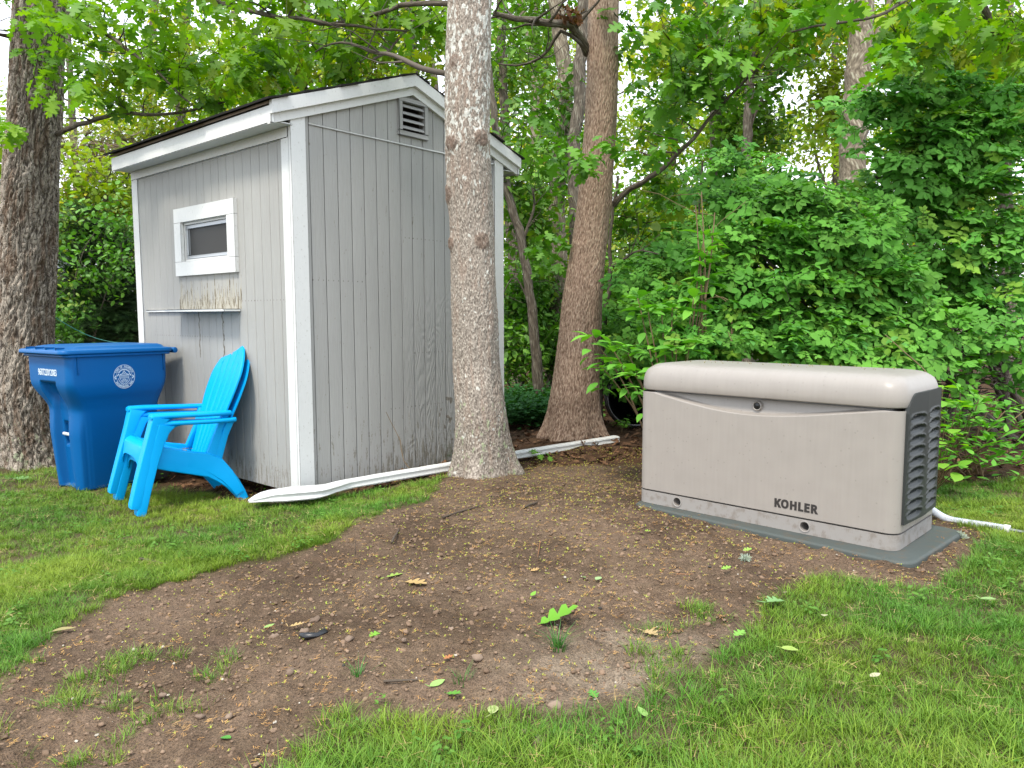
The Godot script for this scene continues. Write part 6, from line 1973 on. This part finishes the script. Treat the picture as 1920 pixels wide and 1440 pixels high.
# ---------------------------------------------------------------- litter
func litter() -> void:
	# pebbles and crumbs of soil
	var st := []
	for k in 3:
		var b := MB.new()
		var sp := []
		for j in 6:
			for i in 9:
				var a := TAU * i / 8.0
				var e := PI * j / 5.0
				var d := Vector3(sin(e) * cos(a), cos(e), sin(e) * sin(a))
				var r := 1.0 + 0.7 * nz2.get_noise_3d(d.x * 1.2 + k * 7.0, d.y * 1.2, d.z * 1.2)
				b.add(Vector3(d.x * r, d.y * r * 0.55, d.z * r * 0.75))
		for j in 5:
			for i in 8:
				b.quad(j * 9 + i, j * 9 + i + 1, (j + 1) * 9 + i + 1, (j + 1) * 9 + i)
		st.append(b.mesh())
	var trs := [[], [], []]
	var cols := [[], [], []]
	for i in 30000:
		var x := rv(-1.9, 2.1)
		var z := rv(-5.0, -1.25)
		if rng.randf() > 0.35 + 0.65 * smoothstep(-4.0, -2.0, z): continue
		var q := zones(x, z)
		if q.x < 0.45: continue
		var s := 0.0014 + 0.0062 * pow(rng.randf(), 5.0)
		var k := rng.randi() % 3
		trs[k].append(turned(Vector3(x, height(x, z, q.x) + s * 0.1, z), rv(0, TAU), rv(-.3, .3), rv(-.3, .3), s))
		var r := rng.randf()
		cols[k].append((Color(0.13, 0.088, 0.06).lerp(Color(0.27, 0.185, 0.125), rng.randf()) if r < 0.93 else (Color(0.44, 0.39, 0.32) if r < 0.97 else Color(0.05, 0.045, 0.04))) * rv(0.8, 1.15))
	for i in 9000:
		var x := rv(-1.9, 2.1)
		var z := rv(-4.6, -1.25)
		var q := zones(x, z)
		if q.x < 0.5: continue
		var s := 0.004 + 0.009 * pow(rng.randf(), 3.0)
		var k := rng.randi() % 3
		trs[k].append(turned(Vector3(x, height(x, z, q.x) - s * 0.15, z), rv(0, TAU), rv(-.5, .5), rv(-.5, .5), s))
		cols[k].append(Color(0.13, 0.086, 0.056).lerp(Color(0.225, 0.15, 0.10), rng.randf()))
	var gv := thing("gravel", "small stones and crumbs strewn over the bare soil", "gravel")
	gv.set_meta("kind", "stuff")
	for k in 3: many(gv, "stones" if k == 0 else "stones_%03d" % k, st[k], M.bits, trs[k], cols[k])
	# yellow green catkin bits and brown chaff
	var cb := MB.new()
	for i in 5:
		var d := Vector3(rv(-1, 1), rv(0.05, 0.4), rv(-1, 1)).normalized()
		blade(cb, Vector3.ZERO, 0.006, d * 1.6, 0.0016, Color.WHITE * rv(.8, 1.2))
	var cm := cb.mesh()
	var hb := MB.new()
	for i in 3:
		var d := Vector3(1.0, rv(-0.1, 0.25), rv(-.55, .55)).normalized()
		var c := Vector3(rv(-.012, .012), 0.002, rv(-.012, .012))
		var w := d.cross(Vector3.UP).normalized() * 0.0016
		hb.face(c - d * 0.008 - w, c + d * 0.008 - w * 0.6, c + d * 0.009 + w, c - d * 0.007 + w, Color.WHITE * rv(.75, 1.25))
	var hm := hb.mesh()
	var t1 := []
	var c1 := []
	var t2 := []
	var c2 := []
	for i in 40000:
		var x := rv(-2.2, 2.6)
		var z := rv(-5.6, -1.25)
		var q := zones(x, z)
		var far := smoothstep(-2.2, -3.6, z) * smoothstep(-1.2, 0.2, x)
		var clot := pow(smoothstep(-0.05, 0.35, nz.get_noise_2d(x * 330.0, z * 420.0 + 9.0)), 1.5)
		if q.x > 0.4 or q.y > 0.4:
			if rng.randf() < 0.17 + 0.26 * far:
				t1.append(turned(Vector3(x, height(x, z, q.x) + 0.003, z), rv(0, TAU), rv(-.4, .4), rv(-.4, .4), rv(0.4, 0.95)))
				c1.append(Color(0.50, 0.50, 0.10).lerp(Color(0.42, 0.52, 0.07), rng.randf()))
			if rng.randf() < 0.14 + 0.7 * far * clot + 0.6 * clot + 0.35 * far:
				t2.append(turned(Vector3(x, height(x, z, q.x) + 0.003, z), rv(0, TAU), rv(-.3, .3), rv(-.3, .3), rv(0.3, 0.8)))
				c2.append(Color(0.34, 0.17, 0.06).lerp(Color(0.50, 0.31, 0.12), rng.randf()))
		elif rng.randf() < 0.03:
			t2.append(turned(Vector3(x, height(x, z, q.x) + 0.015, z), rv(0, TAU), rv(-.3, .3), rv(-.3, .3), rv(0.3, 0.7)))
			c2.append(Color(0.3, 0.2, 0.09))
	tag(many(self, "catkin_bits", cm, M.bits, t1, c1), "yellow green catkin bits sprinkled over the soil", "litter")
	tag(many(self, "chaff", hm, M.bits, t2, c2), "orange brown chaff gathered in drifts on the soil", "litter")
	# catkin bits dropped on the generator lid
	var gt := Transform3D(Basis(Vector3.UP, deg_to_rad(-44.0)), Vector3(1.487, 0.144, -2.8465))
	var t4 := []
	var c4 := []
	for i in 46:
		var z := rv(-0.36, -0.14)
		t4.append(Transform3D(gt.basis * Basis.from_euler(Vector3(0, rv(0, TAU), 0)).scaled(Vector3.ONE * rv(0.5, 1.0)), gt * Vector3(rv(-1.05, -0.12), 0.6905, z)))
		c4.append(Color(0.34, 0.32, 0.08).lerp(Color(0.3, 0.2, 0.08), rng.randf()))
	tag(many(self, "lid_litter", cm, M.bits, t4, c4), "yellowish catkin bits fallen on the generator's lid", "litter")
	# dead leaves of the wood floor
	var lb := MB.new()
	lb.leaf(OAKLO, Transform3D(Basis.IDENTITY, Vector3(-0.035, 0, 0)), 0.07, 0.066, -0.3, 0.25)
	var t3 := []
	var c3 := []
	for i in 9000:
		var x := rv(-2.6, 6.0)
		var z := rv(-11.0, -3.7)
		var q := zones(x, z)
		if q.y < 0.5 or q.x > 0.5: continue
		t3.append(turned(Vector3(x, height(x, z, q.x) + rv(0.004, 0.02), z), rv(0, TAU), rv(-.5, .5), rv(-.5, .5), rv(0.5, 1.1)))
		c3.append(Color(0.075, 0.04, 0.022).lerp(Color(0.19, 0.10, 0.05), pow(rng.randf(), 1.6)))
	tag(many(self, "dead_leaves", lb.mesh(), M.bits, t3, c3), "brown dead leaves covering the ground under the trees", "leaf litter")
	# single fallen leaves
	var green := Color(0.15, 0.33, 0.03)
	for q in [
		[1045, 1168, 0.18, 0.15, 0, Color(0.12, 0.30, 0.02), "large bright green lobed leaf lying over the lone grass tuft", 0.1],
		[738, 1085, 0.085, 0.3, 0, Color(0.24, 0.34, 0.06), "green leaf with a curled edge next to the tan dead leaf"],
		[778, 1097, 0.12, -0.4, 0, Color(0.42, 0.28, 0.11), "tan crumpled dead leaf in the middle of the bare soil"],
		[702, 1196, 0.055, 0.8, 0, green, "small green lobed leaf in the middle left of the soil"],
		[1122, 1090, 0.055, 1.0, 1, Color(0.28, 0.40, 0.17), "pale green leaf lying underside up in the soil"],
		[1092, 1087, 0.045, 2.2, 1, Color(0.16, 0.30, 0.08), "small green leaf just left of the pale upturned one"],
		[1216, 1000, 0.05, 0.1, 0, Color(0.22, 0.36, 0.04), "yellow green leaf left of the generator pad"],
		[1452, 1141, 0.10, 0.5, 0, Color(0.17, 0.32, 0.11), "grey green leaf at the edge of the grass below the pad"],
		[1480, 1235, 0.06, -0.5, 1, Color(0.28, 0.38, 0.08), "single oval yellow green leaf in the right lawn"],
		[423, 1390, 0.045, 2.7, 1, Color(0.07, 0.24, 0.03), "dark green leaf near the lower left corner of the soil"],
		[820, 1290, 0.06, 0.7, 1, Color(0.24, 0.38, 0.10), "pale oval leaf at the lower middle of the soil"],
		[850, 1309, 0.06, -0.5, 0, Color(0.10, 0.28, 0.03), "torn green leaf right below the pale oval one"],
		[1113, 1311, 0.05, 1.9, 0, Color(0.08, 0.24, 0.03), "dark green leaf bit at the lower edge of the soil"],
		[1218, 1193, 0.075, -0.9, 0, Color(0.40, 0.28, 0.13), "tan curled leaf at the right side of the soil"],
		[1002, 1076, 0.045, 0.0, 0, Color(0.42, 0.26, 0.10), "tan leaf scrap above the big green leaf"],
		[120, 1186, 0.09, 0.5, 1, Color(0.30, 0.25, 0.10), "dry leaf at the edge of the left lawn"],
		[925, 1335, 0.07, 1.4, 1, Color(0.38, 0.42, 0.17), "pale narrow leaf standing out at the lower edge of the soil"],
		[505, 1180, 0.05, 0.9, 1, Color(0.24, 0.36, 0.10), "small pale leaf beside the black scrap"],
		[555, 1180, 0.06, 0.1, 0, Color(0.42, 0.29, 0.12), "tan dead leaf above the black scrap"],
		[1000, 1135 - 15, 0.04, 1.0, 1, green, "little green leaf above the large lobed one"],
		[840, 1240, 0.04, 0.5, 0, Color(0.35, 0.14, 0.05), "rust brown curled leaf in the lower soil"],
		[1545, 1168, 0.05, 1.2, 1, Color(0.36, 0.36, 0.2), "pale leaf standing in the right lawn"],
		[1852, 1140, 0.06, -0.9, 1, Color(0.22, 0.34, 0.12), "long narrow leaf in the lawn at the right edge"],
		[1640, 1285, 0.045, 0.4, 1, Color(0.42, 0.38, 0.24), "cream coloured leaf in the lower right lawn"],
		[1385, 1205, 0.06, 0.6, 0, Color(0.16, 0.34, 0.05), "green leaf at the sparse edge of the right lawn"],
		[1205, 1345, 0.05, 2.0, 1, Color(0.2, 0.33, 0.08), "green leaf half in the grass at the lower middle"],
		[40, 900, 0.16, 0.2, 0, Color(0.15, 0.30, 0.08), "fallen oak leaves heaped at the foot of the left trunk"],
		[1400, 1045, 0.05, 0.3, 0, Color(0.24, 0.38, 0.06), "yellow green leaf on the soil below the generator"],
		[1360, 1080, 0.05, 0.2, 0, Color(0.2, 0.36, 0.05), "green leaf between the soil and the generator pad"]]:
		loose_leaf(onto(q[0], q[1]) + Vector3(0, 0.004 if q[0] < 1300 else 0.02, 0), q[2] * 0.85, q[3], q[4], q[6], "fallen leaves on the ground", q[5], q[7] if q.size() > 7 else 0.0)
	# twigs
	for q in [[735, 1022, 748, 996, 0.006, "dark stick lying at the edge of the soil near the lawn"], [985, 955, 1008, 945, 0.007, "dark stick behind, left of the generator"], [262, 1052, 312, 1062, 0.006, "black twig lying in the left lawn"], [1675, 1372, 1708, 1425, 0.004, "reddish stem of dead leaf in the lower right lawn"], [830, 975, 905, 950, 0.005, "thin stick among the chaff before the lichened trunk"], [720, 1285, 790, 1282, 0.004, "thin curved root lying in the lower soil"], [1262, 1083, 1300, 1082, 0.002, "pale straw right of the soil's middle"], [1013, 1020, 1008, 1050, 0.002, "pale grass stem in the soil behind"], [667, 1045, 668, 1082, 0.002, "thin dark stem standing in the soil at the left"]]:
		var a := onto(q[0], q[1]) + Vector3(0, 0.012, 0)
		var c := onto(q[2], q[3]) + Vector3(0, 0.012, 0)
		if q[0] == 667: c = a + Vector3(0, 0.06, 0)
		var b := MB.new()
		b.tube([Vector3.ZERO, (c - a) * 0.35 + Vector3(0, 0.004, 0.008), (c - a) * 0.7 + Vector3(0, -0.003, -0.006), c - a], [q[4], q[4] * 0.9, q[4] * 0.8, q[4] * 0.4], 7)
		tag(part(self, "stick", b.mesh(), M.twig if q[0] != 1675 and q[0] != 1262 and q[0] != 1013 else mat(Color(0.26, 0.12, 0.05), 0.8), a), q[5], "twig")
	# black scrap and lichen tufts
	var sp := onto(590, 1195)
	var b2 := MB.new()
	b2.tube([Vector3(-0.045, 0.008, 0.0), Vector3(-0.02, 0.012, 0.018), Vector3(0.012, 0.012, 0.012), Vector3(0.03, 0.014, -0.012), Vector3(0.022, 0.012, -0.035)], [0.007, 0.012, 0.009, 0.011, 0.006], 10)
	tag(part(self, "plastic_scrap", b2.mesh(), mat(Color(0.012, 0.012, 0.014), 0.35), sp), "curled black scrap half buried in the soil at the left", "scrap")
	for q in [[1397, 1050, "pale green lichen tuft on the soil below the generator"], [1802, 1008, "pale green lichen tuft by the pad's right corner"]]:
		var b := MB.new()
		for i in 70:
			var d := rdir()
			d.y = absf(d.y)
			b.tube([d * 0.006, d * 0.016 + rdir() * 0.004, d * 0.026 + rdir() * 0.008], [0.002, 0.0016, 0.0008], 4, false)
		tag(part(self, "lichen_tuft", b.mesh(), mat(Color(0.36, 0.42, 0.32), 0.9), onto(q[0], q[1])), q[2], "lichen")
	# single stones
	for q in [[1328 - 30, 1290, .012], [1040, 1325, .02], [757, 1202, .012], [655, 1200, .018], [690, 1100, .011], [880, 1105, .012], [895, 1235, .018], [545, 1262, .016], [515, 1195, .015], [590, 1165, .02], [570, 1185, .016], [375, 1345, .013], [430, 1345, .014], [1010, 1392, .02], [1192, 1112, .012], [845, 1180, .01], [925, 1165, .009], [1085, 1258, .012], [985, 1375, .014], [195, 1320, .015], [305, 1305, .012], [250, 1390, .011], [1452 + 20, 1112, .010]]:
		var p := onto(q[0], q[1])
		var o := part(self, "stone", st[rng.randi() % 3], mat(Color(0.13, 0.09, 0.065).lerp(Color(0.26, 0.19, 0.14), rng.randf()), 0.85, 0.3), p)
		o.transform = turned(p + Vector3(0, q[2] * 0.2, 0), rv(0, TAU), rv(-.2, .2), rv(-.2, .2), q[2])
		tag(o, "rounded brownish stone lying on the bare soil", "stone", "stones on the bare soil")
